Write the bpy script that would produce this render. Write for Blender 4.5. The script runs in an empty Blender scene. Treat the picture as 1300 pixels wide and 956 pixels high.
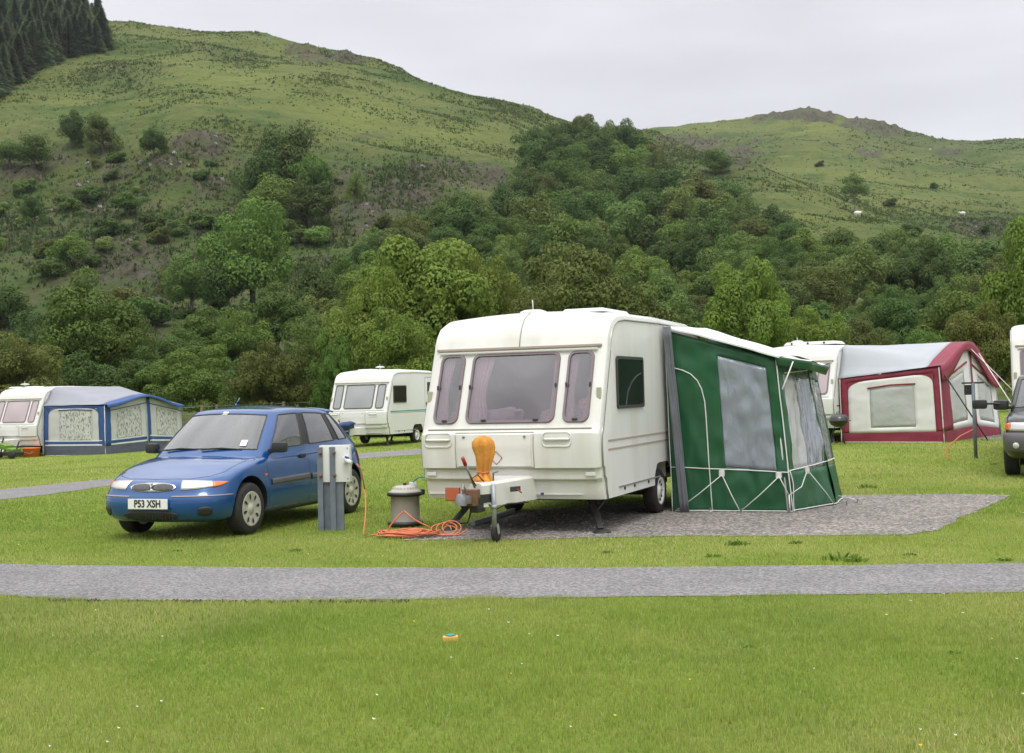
import bpy, bmesh, math, random
import numpy as np
from mathutils import Vector, Matrix, noise, geometry
from mathutils.bvhtree import BVHTree
random.seed(7); RNG = np.random.default_rng(11)
SC = bpy.context.scene; COL = SC.collection
R = math.radians
# ------------------------------------------------------------------ camera model
F, HY, ROLL, HC = 1600.0, 498.0, 0.025, 1.60       # focal (px of a 1300 wide frame), horizon row, roll, camera height
PITCH = math.atan((HY - 433) / F)
def ray(px, py):
    u2, v2 = px - 650, py - 433
    u = u2*math.cos(ROLL) - v2*math.sin(ROLL); v = u2*math.sin(ROLL) + v2*math.cos(ROLL)
    c, s = math.cos(PITCH), math.sin(PITCH)
    return Vector((u, F*c + v*s, F*s - v*c))
def at_depth(px, py, Y):
    d = ray(px, py); return Vector((0, 0, HC)) + d*(Y/d.y)
def sstep(a, b, x):
    t = min(1, max(0, (x-a)/(b-a))); return t*t*(3-2*t)
def gz(X, Y):                                        # gentle fall of the field to the left
    return sstep(18, 42, Y)*0.018*max(-26, min(20, X))
def gp(px, py):
    z = 0.0
    for _ in range(12):
        d = ray(px, py); t = (z-HC)/d.z; p = Vector((0, 0, HC)) + d*t; z = gz(p.x, p.y)
    return p
cam_d = bpy.data.cameras.new('camera'); cam = bpy.data.objects.new('camera', cam_d); COL.objects.link(cam)
cam.location = (0, 0, HC)
cam.rotation_mode = 'QUATERNION'
from mathutils import Quaternion
cam.rotation_quaternion = Quaternion((1, 0, 0), R(90)+PITCH) @ Quaternion((0, 0, 1), -ROLL)
cam_d.sensor_width = 36; cam_d.lens = 36*F/1300; cam_d.shift_y = -45/1300
cam_d.clip_start = .1; cam_d.clip_end = 6000
SC.camera = cam
# ------------------------------------------------------------------ world, sun
w = bpy.data.worlds.new('World'); SC.world = w; w.use_nodes = True
nt = w.node_tree; N = nt.nodes; Lk = nt.links; N.clear()
SUN_EL, SUN_AZ = R(62), R(176)        # azimuth measured clockwise from +Y: behind the camera, to the left
out = N.new('ShaderNodeOutputWorld'); bg = N.new('ShaderNodeBackground')
sky = N.new('ShaderNodeTexSky'); sky.sky_type = 'NISHITA'; sky.sun_disc = False
sky.sun_elevation = SUN_EL; sky.sun_rotation = SUN_AZ
tc = N.new('ShaderNodeTexCoord'); sep = N.new('ShaderNodeSeparateXYZ'); Lk.new(tc.outputs['Generated'], sep.inputs[0])
ramp = N.new('ShaderNodeValToRGB'); Lk.new(sep.outputs['Z'], ramp.inputs[0])
ramp.color_ramp.elements[0].position = 0.0; ramp.color_ramp.elements[0].color = (.68, .69, .72, 1)
ramp.color_ramp.elements[1].position = 1.0; ramp.color_ramp.elements[1].color = (1, 1, 1, 1)
e = ramp.color_ramp.elements.new(.3); e.color = (.72, .72, .755, 1)
mp = N.new('ShaderNodeMapping'); mp.inputs['Scale'].default_value = (1.0, 1.0, 4.0); Lk.new(tc.outputs['Generated'], mp.inputs[0])
nz = N.new('ShaderNodeTexNoise'); nz.inputs['Scale'].default_value = 1.6; nz.inputs['Detail'].default_value = 6; nz.inputs['Roughness'].default_value = .5
Lk.new(mp.outputs[0], nz.inputs[0])
mr = N.new('ShaderNodeMapRange'); mr.inputs[1].default_value = .3; mr.inputs[2].default_value = .7; mr.inputs[3].default_value = .77; mr.inputs[4].default_value = 1.19
Lk.new(nz.outputs[0], mr.inputs[0])
zen = N.new('ShaderNodeMapRange'); zen.inputs[1].default_value = .25; zen.inputs[2].default_value = 1.0; zen.inputs[3].default_value = 1.0; zen.inputs[4].default_value = 2.4
Lk.new(sep.outputs['Z'], zen.inputs[0])
ml = N.new('ShaderNodeMath'); ml.operation = 'MULTIPLY'; Lk.new(mr.outputs[0], ml.inputs[0]); Lk.new(zen.outputs[0], ml.inputs[1])
vm = N.new('ShaderNodeVectorMath'); vm.operation = 'SCALE'; Lk.new(ramp.outputs[0], vm.inputs[0]); Lk.new(ml.outputs[0], vm.inputs['Scale'])
vs = N.new('ShaderNodeVectorMath'); vs.operation = 'SCALE'; vs.inputs['Scale'].default_value = 9.5; Lk.new(vm.outputs[0], vs.inputs[0])
mx = N.new('ShaderNodeMix'); mx.data_type = 'RGBA'; mx.inputs[0].default_value = .93
Lk.new(sky.outputs[0], mx.inputs[6]); Lk.new(vs.outputs[0], mx.inputs[7])
Lk.new(mx.outputs[2], bg.inputs[0]); bg.inputs[1].default_value = 0.10
Lk.new(bg.outputs[0], out.inputs[0])
sd = bpy.data.lights.new('sun', 'SUN'); sd.energy = 1.2; sd.angle = R(20); sd.color = (1, .97, .92)
so = bpy.data.objects.new('sun', sd); COL.objects.link(so)
sv = Vector((math.sin(SUN_AZ)*math.cos(SUN_EL), math.cos(SUN_AZ)*math.cos(SUN_EL), math.sin(SUN_EL)))
so.rotation_euler = sv.to_track_quat('Z', 'Y').to_euler(); so.location = sv*50
vs_ = SC.view_settings; vs_.view_transform = 'Standard'; vs_.look = 'None'; vs_.gamma = 1; vs_.exposure = 0.22; vs_.use_curve_mapping = False
SC.cycles.max_bounces = 8; SC.cycles.transparent_max_bounces = 24; SC.cycles.diffuse_bounces = 3
# ------------------------------------------------------------------ materials
MATS = {}
def mat(name, col, rough=.6, metal=0, spec=.5, noise_amt=0, noise_scale=6, bump=0, bump_scale=60, coat=0, dirt=None, dirt_amt=0, stretch=None):
    m = bpy.data.materials.new(name); m.use_nodes = True; MATS[name] = m
    nt = m.node_tree; b = nt.nodes['Principled BSDF']
    b.inputs['Roughness'].default_value = rough; b.inputs['Metallic'].default_value = metal
    b.inputs['Specular IOR Level'].default_value = spec; b.inputs['Coat Weight'].default_value = coat
    b.inputs['Coat Roughness'].default_value = .05
    tc = nt.nodes.new('ShaderNodeTexCoord')
    src = tc.outputs['Object']
    if stretch:
        mp = nt.nodes.new('ShaderNodeMapping'); mp.inputs['Scale'].default_value = stretch; nt.links.new(src, mp.inputs[0]); src = mp.outputs[0]
    c = (*col, 1)
    b.inputs['Base Color'].default_value = c
    if noise_amt or dirt:
        n = nt.nodes.new('ShaderNodeTexNoise'); n.inputs['Scale'].default_value = noise_scale; n.inputs['Detail'].default_value = 6
        nt.links.new(src, n.inputs[0])
        rp = nt.nodes.new('ShaderNodeMapRange'); rp.inputs[1].default_value = .3; rp.inputs[2].default_value = .7
        rp.inputs[3].default_value = 1-noise_amt; rp.inputs[4].default_value = 1+noise_amt
        nt.links.new(n.outputs[0], rp.inputs[0])
        v = nt.nodes.new('ShaderNodeVectorMath'); v.operation = 'SCALE'; v.inputs[0].default_value = col
        nt.links.new(rp.outputs[0], v.inputs['Scale']); o = v.outputs[0]
        if dirt:
            n2 = nt.nodes.new('ShaderNodeTexNoise'); n2.inputs['Scale'].default_value = noise_scale*.6; n2.inputs['Detail'].default_value = 8; nt.links.new(src, n2.inputs[0])
            r2 = nt.nodes.new('ShaderNodeMapRange'); r2.inputs[1].default_value = .45; r2.inputs[2].default_value = .75; r2.inputs[4].default_value = dirt_amt; nt.links.new(n2.outputs[0], r2.inputs[0])
            mxx = nt.nodes.new('ShaderNodeMix'); mxx.data_type = 'RGBA'; nt.links.new(r2.outputs[0], mxx.inputs[0]); nt.links.new(o, mxx.inputs[6]); mxx.inputs[7].default_value = (*dirt, 1); o = mxx.outputs[2]
        nt.links.new(o, b.inputs['Base Color'])
    if bump:
        n = nt.nodes.new('ShaderNodeTexNoise'); n.inputs['Scale'].default_value = bump_scale; n.inputs['Detail'].default_value = 4
        nt.links.new(src, n.inputs[0])
        bp = nt.nodes.new('ShaderNodeBump'); bp.inputs['Strength'].default_value = bump; bp.inputs['Distance'].default_value = .02
        nt.links.new(n.outputs[0], bp.inputs['Height']); nt.links.new(bp.outputs[0], b.inputs['Normal'])
    return m
def glass(name, tint, opac=.12, diff=(.2, .2, .2), rough=.02, ior=1.6, bump=0, bscale=8, boost=1.0, stretch=(1, 1, 1)):
    """tinted sheet: transparent + a little diffuse, under a fresnel gloss"""
    m = bpy.data.materials.new(name); m.use_nodes = True; MATS[name] = m
    nt = m.node_tree; nt.nodes.clear(); n = nt.nodes.new
    o = n('ShaderNodeOutputMaterial'); tr = n('ShaderNodeBsdfTransparent'); tr.inputs[0].default_value = (*tint, 1)
    df = n('ShaderNodeBsdfDiffuse'); df.inputs[0].default_value = (*diff, 1)
    m1 = n('ShaderNodeMixShader'); m1.inputs[0].default_value = opac; nt.links.new(tr.outputs[0], m1.inputs[1]); nt.links.new(df.outputs[0], m1.inputs[2])
    gl = n('ShaderNodeBsdfGlossy'); gl.inputs['Roughness'].default_value = rough
    fr = n('ShaderNodeFresnel'); fr.inputs[0].default_value = ior
    mu = n('ShaderNodeMath'); mu.operation = 'MULTIPLY'; mu.use_clamp = True; mu.inputs[1].default_value = boost; nt.links.new(fr.outputs[0], mu.inputs[0])
    m2 = n('ShaderNodeMixShader'); nt.links.new(mu.outputs[0], m2.inputs[0]); nt.links.new(m1.outputs[0], m2.inputs[1]); nt.links.new(gl.outputs[0], m2.inputs[2])
    nt.links.new(m2.outputs[0], o.inputs[0])
    if bump:
        tc = n('ShaderNodeTexCoord'); mp = n('ShaderNodeMapping'); mp.inputs['Scale'].default_value = stretch; nt.links.new(tc.outputs['Object'], mp.inputs[0])
        nz = n('ShaderNodeTexNoise'); nz.inputs['Scale'].default_value = bscale; nz.inputs['Detail'].default_value = 5; nt.links.new(mp.outputs[0], nz.inputs[0])
        bp = n('ShaderNodeBump'); bp.inputs['Strength'].default_value = bump; bp.inputs['Distance'].default_value = .05; nt.links.new(nz.outputs[0], bp.inputs['Height'])
        for q in (gl, df, fr): nt.links.new(bp.outputs[0], q.inputs['Normal'])
    return m
M = MATS
mat('cream_gel', (.73, .725, .69), .28, noise_amt=.03, noise_scale=1.2, dirt=(.46, .43, .33), dirt_amt=.34, coat=.3, stretch=(5, 5, .6))
mat('white_alu', (.72, .72, .69), .33, noise_amt=.02, noise_scale=1.6, dirt=(.46, .44, .35), dirt_amt=.34, stretch=(4, 4, .5))
mat('white_alu_b', (.72, .72, .715), .33, noise_amt=.02, noise_scale=2)
mat('trim_silver', (.42, .42, .40), .35, metal=.6)
mat('trim_beige', (.40, .33, .28), .5)
mat('seal_dark', (.05, .045, .045), .6)
mat('frame_mauve', (.20, .15, .17), .35)
mat('cream_groove', (.34, .33, .26), .7)
mat('white_plastic', (.70, .70, .675), .4)
mat('interior_cream', (.62, .55, .48), .8)
mat('interior_brown', (.22, .14, .09), .8)
mat('curtain', (.80, .66, .66), .9, noise_amt=.1, noise_scale=30)
mat('linen', (.85, .80, .84), .9, noise_amt=.05, noise_scale=10)
mat('floral', (.55, .42, .36), .9, noise_amt=.5, noise_scale=40)
mat('steel', (.30, .30, .30), .45, metal=.8, noise_amt=.2, noise_scale=20)
mat('galv', (.36, .38, .40), .5, metal=.35, noise_amt=.15, noise_scale=12)
mat('galv_blue', (.155, .18, .215), .6, metal=.1, noise_amt=.15, noise_scale=9)
mat('rust', (.17, .08, .045), .8, noise_amt=.4, noise_scale=25)
mat('black_metal', (.025, .024, .022), .6, noise_amt=.3, noise_scale=20)
mat('black_plastic', (.022, .022, .024), .5)
mat('grey_trim', (.10, .095, .095), .55)
mat('tyre', (.022, .021, .020), .8, noise_amt=.3, noise_scale=20)
mat('wheel_silver', (.58, .56, .51), .4, metal=.35, noise_amt=.1)
mat('wheel_white', (.75, .74, .70), .4)
mat('red_plastic', (.35, .03, .02), .45)
mat('amber', (.75, .17, .03), .25, coat=.5)
mat('red_lens', (.35, .015, .01), .2, coat=.5)
mat('orange_reflector', (.46, .11, .045), .3)
mat('orange_cover', (.62, .26, .04), .75, noise_amt=.2, noise_scale=8, bump=.6, bump_scale=14)
mat('orange_cable', (.62, .17, .07), .45)
mat('orange_tub', (.80, .17, .02), .5)
mat('marker_lens', (.42, .42, .30), .2, coat=.5)
mat('car_blue', (.001, .064, .235), .24, metal=.20, coat=.9, spec=.5)
mat('car_black', (.012, .012, .014), .3, coat=.8)
mat('lamp_clear', (.60, .60, .58), .12, metal=.3, coat=1, bump=.3, bump_scale=30, stretch=(6, 1, .3))
mat('chrome', (.75, .75, .75), .15, metal=1)
mat('grille_grey', (.11, .11, .11), .5, bump=1, bump_scale=60, stretch=(3, 1, .2))
mat('plate_white', (.82, .82, .78), .4)
mat('ink', (.012, .012, .012), .6)
mat('paper', (.8, .85, .85), .6)
mat('seat_fabric', (.11, .115, .13), .95, noise_amt=.2, noise_scale=20)
mat('green_cloth', (.010, .088, .032), .42, noise_amt=.12, noise_scale=3, bump=.25, bump_scale=5, coat=.15)
mat('white_cloth', (.72, .74, .72), .6, noise_amt=.04, noise_scale=3, bump=.15, bump_scale=4)
mat('white_piping', (.78, .78, .76), .5)
mat('grey_cloth', (.125, .13, .145), .6, noise_amt=.1, noise_scale=4, bump=.3, bump_scale=6)
mat('grey_roof', (.27, .28, .315), .6, noise_amt=.06, noise_scale=2, bump=.2, bump_scale=3)
mat('light_grey_roof', (.38, .40, .43), .6, noise_amt=.04, noise_scale=2, bump=.2, bump_scale=3)
mat('blue_cloth', (.025, .075, .24), .55, noise_amt=.1, noise_scale=4, bump=.2, bump_scale=5)
mat('navy_cloth', (.02, .05, .17), .6, noise_amt=.1)
mat('slate_cloth', (.085, .095, .13), .6, noise_amt=.1, noise_scale=4)
mat('pale_cloth', (.50, .505, .495), .7, noise_amt=.05, noise_scale=3, bump=.15, bump_scale=4)
mat('pale_cloth_b', (.70, .695, .68), .7, noise_amt=.04, noise_scale=3, bump=.15, bump_scale=4)
mat('burgundy_cloth', (.22, .020, .045), .55, noise_amt=.12, noise_scale=4, bump=.2, bump_scale=5)
mat('cord_white', (.7, .7, .66), .6)
mat('aqua_grey', (.27, .24, .205), .45, noise_amt=.06, noise_scale=6)
mat('aqua_lid', (.46, .43, .38), .45, noise_amt=.06)
mat('teal', (.02, .25, .24), .4)
mat('lime', (.13, .24, .03), .5)
mat('wood_post', (.22, .17, .11), .85, noise_amt=.25, noise_scale=12)
mat('dark_wood', (.10, .07, .045), .85, noise_amt=.25, noise_scale=12)
mat('bark', (.11, .09, .065), .9, noise_amt=.3, noise_scale=6, bump=.6, bump_scale=10)
mat('pale_bark', (.22, .19, .14), .9, noise_amt=.3, noise_scale=6)
mat('wool', (.72, .70, .62), .95, noise_amt=.1)
mat('sheep_face', (.10, .09, .08), .9)
mat('bowl_black', (.010, .010, .012), .3, coat=.5)
mat('marker_orange', (.75, .40, .10), .5)
mat('net_print', (.62, .62, .60), .9)
glass('car_glass', (.62, .68, .66), .05, (.35, .38, .38), .015, 1.6, boost=3.0)
glass('car_side_glass', (.42, .48, .48), .06, (.3, .33, .33), .015, 1.6, boost=2.6)
glass('acrylic', (.80, .69, .77), .09, (.46, .39, .46), .05, 1.5, bump=.12, bscale=1.3, boost=4.2)
glass('net_pane', (.5, .5, .5), .75, (.40, .41, .42), .06, 1.5, boost=1.6)
glass('pink_pane', (.6, .5, .52), .72, (.62, .50, .54), .06, 1.5, boost=1.5)
glass('dark_acrylic', (.16, .17, .18), .12, (.10, .10, .10), .04, 1.5)
glass('grey_acrylic', (.40, .42, .46), .34, (.42, .44, .47), .05, 1.5)
glass('clear_pvc', (.84, .87, .90), .40, (.58, .64, .74), .12, 1.5, bump=.9, bscale=4.0, boost=2.2, stretch=(2.0, 2.0, .6))
glass('fog_pvc', (.8, .8, .8), .72, (.60, .62, .60), .2, 1.45, bump=.5, bscale=4, boost=1.3)
glass('thin_pvc', (.9, .9, .9), .06, (.6, .6, .6), .1, 1.35)
def net_mat():                                   # curtain with dark printed marks
    m = MATS['net_print']; nt = m.node_tree; b = nt.nodes['Principled BSDF']
    tc = nt.nodes.new('ShaderNodeTexCoord'); mp = nt.nodes.new('ShaderNodeMapping'); mp.inputs['Scale'].default_value = (13, 13, 5)
    nt.links.new(tc.outputs['Object'], mp.inputs[0])
    n = nt.nodes.new('ShaderNodeTexNoise'); n.inputs['Scale'].default_value = 1.6; n.inputs['Detail'].default_value = 3; nt.links.new(mp.outputs[0], n.inputs[0])
    r = nt.nodes.new('ShaderNodeValToRGB'); r.color_ramp.elements[0].position = .40; r.color_ramp.elements[0].color = (.20, .21, .20, 1)
    r.color_ramp.elements[1].position = .50; r.color_ramp.elements[1].color = (.52, .53, .51, 1)
    nt.links.new(n.outputs[0], r.inputs[0]); nt.links.new(r.outputs[0], b.inputs['Base Color'])
net_mat()
# ------------------------------------------------------------------ object helpers
def tag(o, label=None, cat=None, group=None, kind=None):
    if label: o['label'] = label
    if cat: o['category'] = cat
    if group: o['group'] = group
    if kind: o['kind'] = kind
    return o
def thing(name, label, cat, loc=(0, 0, 0), rz=0, group=None, scale=1):
    o = bpy.data.objects.new(name, None); COL.objects.link(o); o.empty_display_size = .2
    o.location = loc; o.rotation_euler = (0, 0, rz); o.scale = (scale,)*3
    return tag(o, label, cat, group)
def obj(name, me, mats, parent=None, smooth=False, angle=None):
    """bmesh or mesh -> linked object"""
    if isinstance(me, bmesh.types.BMesh):
        d = bpy.data.meshes.new(name); me.to_mesh(d); me.free(); me = d
    if not isinstance(mats, (list, tuple)): mats = [mats]
    for m in mats: me.materials.append(MATS[m] if isinstance(m, str) else m)
    if smooth: me.shade_smooth()
    if angle is not None:
        me.shade_smooth(); me.set_sharp_from_angle(angle=R(angle))
    o = bpy.data.objects.new(name, me); COL.objects.link(o)
    if parent: o.parent = parent
    return o
def NB(): return bmesh.new()
def addq(bm, V, Fs, mi=0):
    vs = [bm.verts.new(v) for v in V]; fs = []
    for f in Fs:
        try: q = bm.faces.new([vs[i] for i in f]); q.material_index = mi; fs.append(q)
        except ValueError: pass
    return vs, fs
def box(bm, c, s, rot=None, bevel=0, mi=0, taper=1.0):
    c = Vector(c); hx, hy, hz = s[0]/2, s[1]/2, s[2]/2
    V = []
    for z in (-1, 1):
        k = taper if z > 0 else 1
        for x, y in ((-1, -1), (1, -1), (1, 1), (-1, 1)):
            v = Vector((x*hx*k, y*hy*k, z*hz)); 
            if rot is not None: v = rot @ v
            V.append(v+c)
    vs, fs = addq(bm, V, [(0, 3, 2, 1), (4, 5, 6, 7), (0, 1, 5, 4), (1, 2, 6, 5), (2, 3, 7, 6), (3, 0, 4, 7)], mi)
    if bevel:
        es = list({e for f in fs for e in f.edges})
        r = bmesh.ops.bevel(bm, geom=es, offset=bevel, segments=2, affect='EDGES', profile=.6)
        for f in r['faces']: f.material_index = mi
def beam(bm, a, b, wx, wz, bevel=0, mi=0):
    a, b = Vector(a), Vector(b); d = b-a
    q = d.to_track_quat('Z', 'Y').to_matrix(); box(bm, (a+b)/2, (wx, wz, d.length), q, bevel, mi)
def tube(bm, pts, r, n=8, mi=0, closed=False, caps=True):
    pts = [Vector(p) for p in pts]; k = len(pts); rings = []
    up = Vector((0, 0, 1)); prev = None
    for i, p in enumerate(pts):
        if closed: t = pts[(i+1) % k]-pts[i-1]
        else: t = pts[min(i+1, k-1)]-pts[max(i-1, 0)]
        if t.length < 1e-9: t = Vector((0, 0, 1))
        t.normalize()
        if prev is None:
            s = t.cross(up)
            if s.length < .05: s = t.cross(Vector((1, 0, 0)))
        else: s = prev - t*prev.dot(t)
        if s.length < 1e-6: s = t.cross(Vector((0, 1, 0)))
        s.normalize(); prev = s; q = t.cross(s)
        rr = r[i] if isinstance(r, (list, tuple)) else r
        rings.append([bm.verts.new(p+(s*math.cos(2*math.pi*j/n)+q*math.sin(2*math.pi*j/n))*rr) for j in range(n)])
    m = k if closed else k-1
    for i in range(m):
        A, B = rings[i], rings[(i+1) % k]
        for j in range(n):
            f = bm.faces.new((A[j], A[(j+1) % n], B[(j+1) % n], B[j])); f.material_index = mi; f.smooth = True
    if not closed and caps:
        for rg in (rings[0][::-1], rings[-1]):
            f = bm.faces.new(rg); f.material_index = mi
def lathe(bm, prof, c=(0, 0, 0), n=32, axis='Z', mi=0, squash=None, caps=True):
    c = Vector(c); rings = []
    for r_, h in prof:
        ring = []
        for j in range(n):
            a = 2*math.pi*j/n; x, y = r_*math.cos(a), r_*math.sin(a)
            v = {'Z': (x, y, h), 'X': (h, x, y), 'Y': (x, h, y)}[axis]
            if squash: v = squash(Vector(v), a)
            ring.append(bm.verts.new(Vector(v)+c))
        rings.append(ring)
    for A, B in zip(rings, rings[1:]):
        for j in range(n):
            f = bm.faces.new((A[j], A[(j+1) % n], B[(j+1) % n], B[j])); f.material_index = mi; f.smooth = True
    for rg, pr in ((rings[0][::-1], prof[0]), (rings[-1], prof[-1])):
        if caps and pr[0] > 1e-4:
            f = bm.faces.new(rg); f.material_index = mi
    bmesh.ops.remove_doubles(bm, verts=[v for rg in rings for v in rg], dist=1e-6)
def grid(bm, fn, nu, nv, mi=0, skip=None, us=None, vs=None):
    us = us or [i/nu for i in range(nu+1)]; vs = vs or [j/nv for j in range(nv+1)]
    V = {}
    def gv(i, j):
        if (i, j) not in V: V[i, j] = bm.verts.new(fn(us[i], vs[j]))
        return V[i, j]
    for i in range(len(us)-1):
        for j in range(len(vs)-1):
            if skip and skip((us[i]+us[i+1])/2, (vs[j]+vs[j+1])/2): continue
            f = bm.faces.new((gv(i, j), gv(i+1, j), gv(i+1, j+1), gv(i, j+1))); f.material_index = mi; f.smooth = True
def evalobj(o):
    dg = bpy.context.evaluated_depsgraph_get(); dg.update()
    return bpy.data.meshes.new_from_object(o.evaluated_get(dg))
def bake(o):
    me = evalobj(o); o.modifiers.clear(); o.data = me; return o
def solid(o, t, off=0):
    m = o.modifiers.new('s', 'SOLIDIFY'); m.thickness = t; m.offset = off; return bake(o)
def text_mesh(s, size, extrude=.001, bold=0.0, xs=1.0):
    c = bpy.data.curves.new('t', 'FONT'); c.body = s; c.size = size; c.extrude = extrude; c.align_x = 'CENTER'; c.align_y = 'CENTER'; c.offset = bold
    o = bpy.data.objects.new('t', c); COL.objects.link(o); me = evalobj(o); bpy.data.objects.remove(o)
    for v in me.vertices: v.co.x *= xs
    return me
def rrect(x0, x1, y0, y1, r, n=5):
    P = []
    for cx, cy, a0 in ((x1-r, y1-r, 0), (x0+r, y1-r, 90), (x0+r, y0+r, 180), (x1-r, y0+r, 270)):
        for i in range(n+1):
            a = R(a0+90*i/n); P.append((cx+r*math.cos(a), cy+r*math.sin(a)))
    return P
# ------------------------------------------------------------------ caravan
def interp(tbl, x):
    for (a, b), (c, d) in zip(tbl, tbl[1:]):
        if a <= x <= c: return b+(d-b)*(x-a)/(c-a)
    return tbl[0][1] if x < tbl[0][0] else tbl[-1][1]
FRONT = [(.175, .385), (.13, .48), (.125, .58), (.07, .62), (.065, .72), (.02, .745), (0, .98), (.012, 1.13), (.055, 1.19), (.075, 1.24), (.085, 1.27), (.385, 2.03), (.405, 2.08), (.42, 2.115), (.445, 2.2), (.50, 2.30), (.60, 2.40), (.78, 2.47), (1.05, 2.50)]
FY = [(z, y) for y, z in FRONT]
def fy(z): return interp(FY, z)
def make_caravan(label, loc, rz, group, L=5.2, scale=1.0, stripes=(), side_win=(.68, 1.78, 1.38, 1.99), wheel_y=2.6, door=None,
                 pane='acrylic', frame='frame_mauve', detail=2, roof_box=True, body='cream_gel', wall='white_alu', rooflight=None, dome_y=1.15):
    root = thing('caravan', label, 'caravan', loc, rz, group, scale)
    W = 1.1
    prof = list(FRONT)+[(L*.5, 2.52), (L-1.0, 2.50), (L-.5, 2.44), (L-.25, 2.30), (L-.12, 2.1), (L-.03, 1.6), (L, 1.1), (L-.02, .8), (L-.06, .385)]
    nrm = []
    for i in range(len(prof)):
        a, b = prof[max(i-1, 0)], prof[min(i+1, len(prof)-1)]
        t = Vector((b[0]-a[0], b[1]-a[1])).normalized(); nn = Vector((t.y, -t.x))
        if i in (0, len(prof)-1): nn = Vector((1 if i == 0 else -1, 0))
        nrm.append(nn)
    wins = [(-.96, -.64), (-.55, .55), (.64, .96)]; ins = .03
    cols = [(-W, .075), (-W+.018, .030), (-W+.06, .007), (-W+.11, 0)]
    for a, b in wins: cols += [(a+ins, 0), (b-ins, 0)]
    for q in (-.28, 0, .28): cols.append((q, 0))
    cols += [(W-.11, 0), (W-.06, .007), (W-.018, .030), (W, .075)]
    cols.sort()
    bm = NB(); G = []
    for (y, z), nn in zip(prof, nrm):
        row = []
        for x, d in cols:
            zz = z + (.065*(1-(x/W)**2)*sstep(2.05, 2.5, z))
            row.append(bm.verts.new((x, y+nn.x*d, zz+nn.y*d)))
        G.append(row)
    for i in range(len(prof)-1):
        hole = abs(prof[i][1]-1.27) < .001 and prof[i][0] < 1
        for j in range(len(cols)-1):
            xm = (cols[j][0]+cols[j+1][0])/2
            if hole and any(a < xm < b for a, b in wins): continue
            f = bm.faces.new((G[i][j], G[i][j+1], G[i+1][j+1], G[i+1][j]))
    # side walls with openings
    wz = .66
    for sgn, ci in ((-1, 0), (1, len(cols)-1)):
        base = [G[i][ci].co.copy() for i in range(len(prof))]
        y0, y1 = wheel_y-.40, wheel_y+.40
        arch = [Vector((sgn*W, y1, .385)), Vector((sgn*W, y1-.02, .52)), Vector((sgn*W, y1-.12, wz-.02)), Vector((sgn*W, y1-.2, wz)), Vector((sgn*W, y0+.2, wz)), Vector((sgn*W, y0+.12, wz-.02)), Vector((sgn*W, y0+.02, .52)), Vector((sgn*W, y0, .385))]
        loops = [base+arch]
        if side_win: 
            a, b, c, d = side_win; loops.append([Vector((sgn*W, p, q)) for p, q in ((a+ins, c+ins), (b-ins, c+ins), (b-ins, d-ins), (a+ins, d-ins))])
        es = []
        for lp in loops:
            vv = [bm.verts.new(p) for p in lp]
            for k in range(len(vv)): es.append(bm.edges.new((vv[k], vv[(k+1) % len(vv)])))
        r = bmesh.ops.triangle_fill(bm, use_beauty=True, use_dissolve=False, edges=es, normal=(sgn, 0, 0))
        for f in r['geom']:
            if isinstance(f, bmesh.types.BMFace): f.material_index = 1
    # floor
    addq(bm, [(-W+.03, .12, .44), (W-.26, .12, .44), (W-.26, L-.1, .44), (-W+.03, L-.1, .44)], [(0, 1, 2, 3)], 1)
    bmesh.ops.remove_doubles(bm, verts=bm.verts[:], dist=1e-5)
    bm.normal_update()
    for f in bm.faces: f.smooth = abs(f.normal.x) < .98
    obj('body', bm, [body, wall], root, angle=26)
    # room inside: bulkhead, seats
    bm = NB(); box(bm, (0, 1.2, .85), (2.0, 1.7, .75), mi=0); box(bm, (0, 2.9, 1.3), (2.1, .05, 1.7), mi=1)
    obj('interior', bm, ['interior_brown', 'interior_cream'], root)
    # front windows
    th = math.atan2(.30, .76)
    def slope(z): return Vector((0, .085+(z-1.27)*.3947, z))
    nf = Vector((0, -math.cos(th), math.sin(th)))
    for k, (a, b) in enumerate(wins):
        bm = NB(); sk = .045
        def P(q, off):
            x, z = q; v = slope(z) + nf*off
            return Vector((x, v.y, v.z))
        o1 = rrect(a, b, 1.245, 2.055, .085); i1 = rrect(a+.032, b-.032, 1.277, 2.023, .065)
        n = len(o1); V = [P(q, .0) for q in o1]+[P(q, .022) for q in rrect(a+.006, b-.006, 1.251, 2.049, .082)]+[P(q, .022) for q in i1]+[P(q, .002) for q in i1]
        addq(bm, V, [(r_*n+i, r_*n+(i+1) % n, (r_+1)*n+(i+1) % n, (r_+1)*n+i) for r_ in range(3) for i in range(n)])
        if detail > 1:
            for q in ((a+.018, 1.66), (b-.018, 1.66)): 
                v = P(q, .03); box(bm, v, (.022, .02, .05), bevel=.004, mi=1)
            for q in ([a+(b-a)*.22, a+(b-a)*.8] if b-a > .6 else [(a+b)/2]): box(bm, P((q, 1.275), .03), (.06, .02, .022), bevel=.004, mi=1)
        wf = obj('window', bm, [frame, 'seal_dark'], root, angle=30)
        bm = NB()
        def gl(u, v_, a=a, b=b):
            x = a+.03+(b-a-.06)*u; z = 1.275+.75*v_
            p = P((x, z), .008+.045*math.sin(math.pi*u)*math.sin(math.pi*v_)*min(1, (b-a))); return p
        grid(bm, gl, 10, 10)
        obj('pane', bm, pane, wf)
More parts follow.
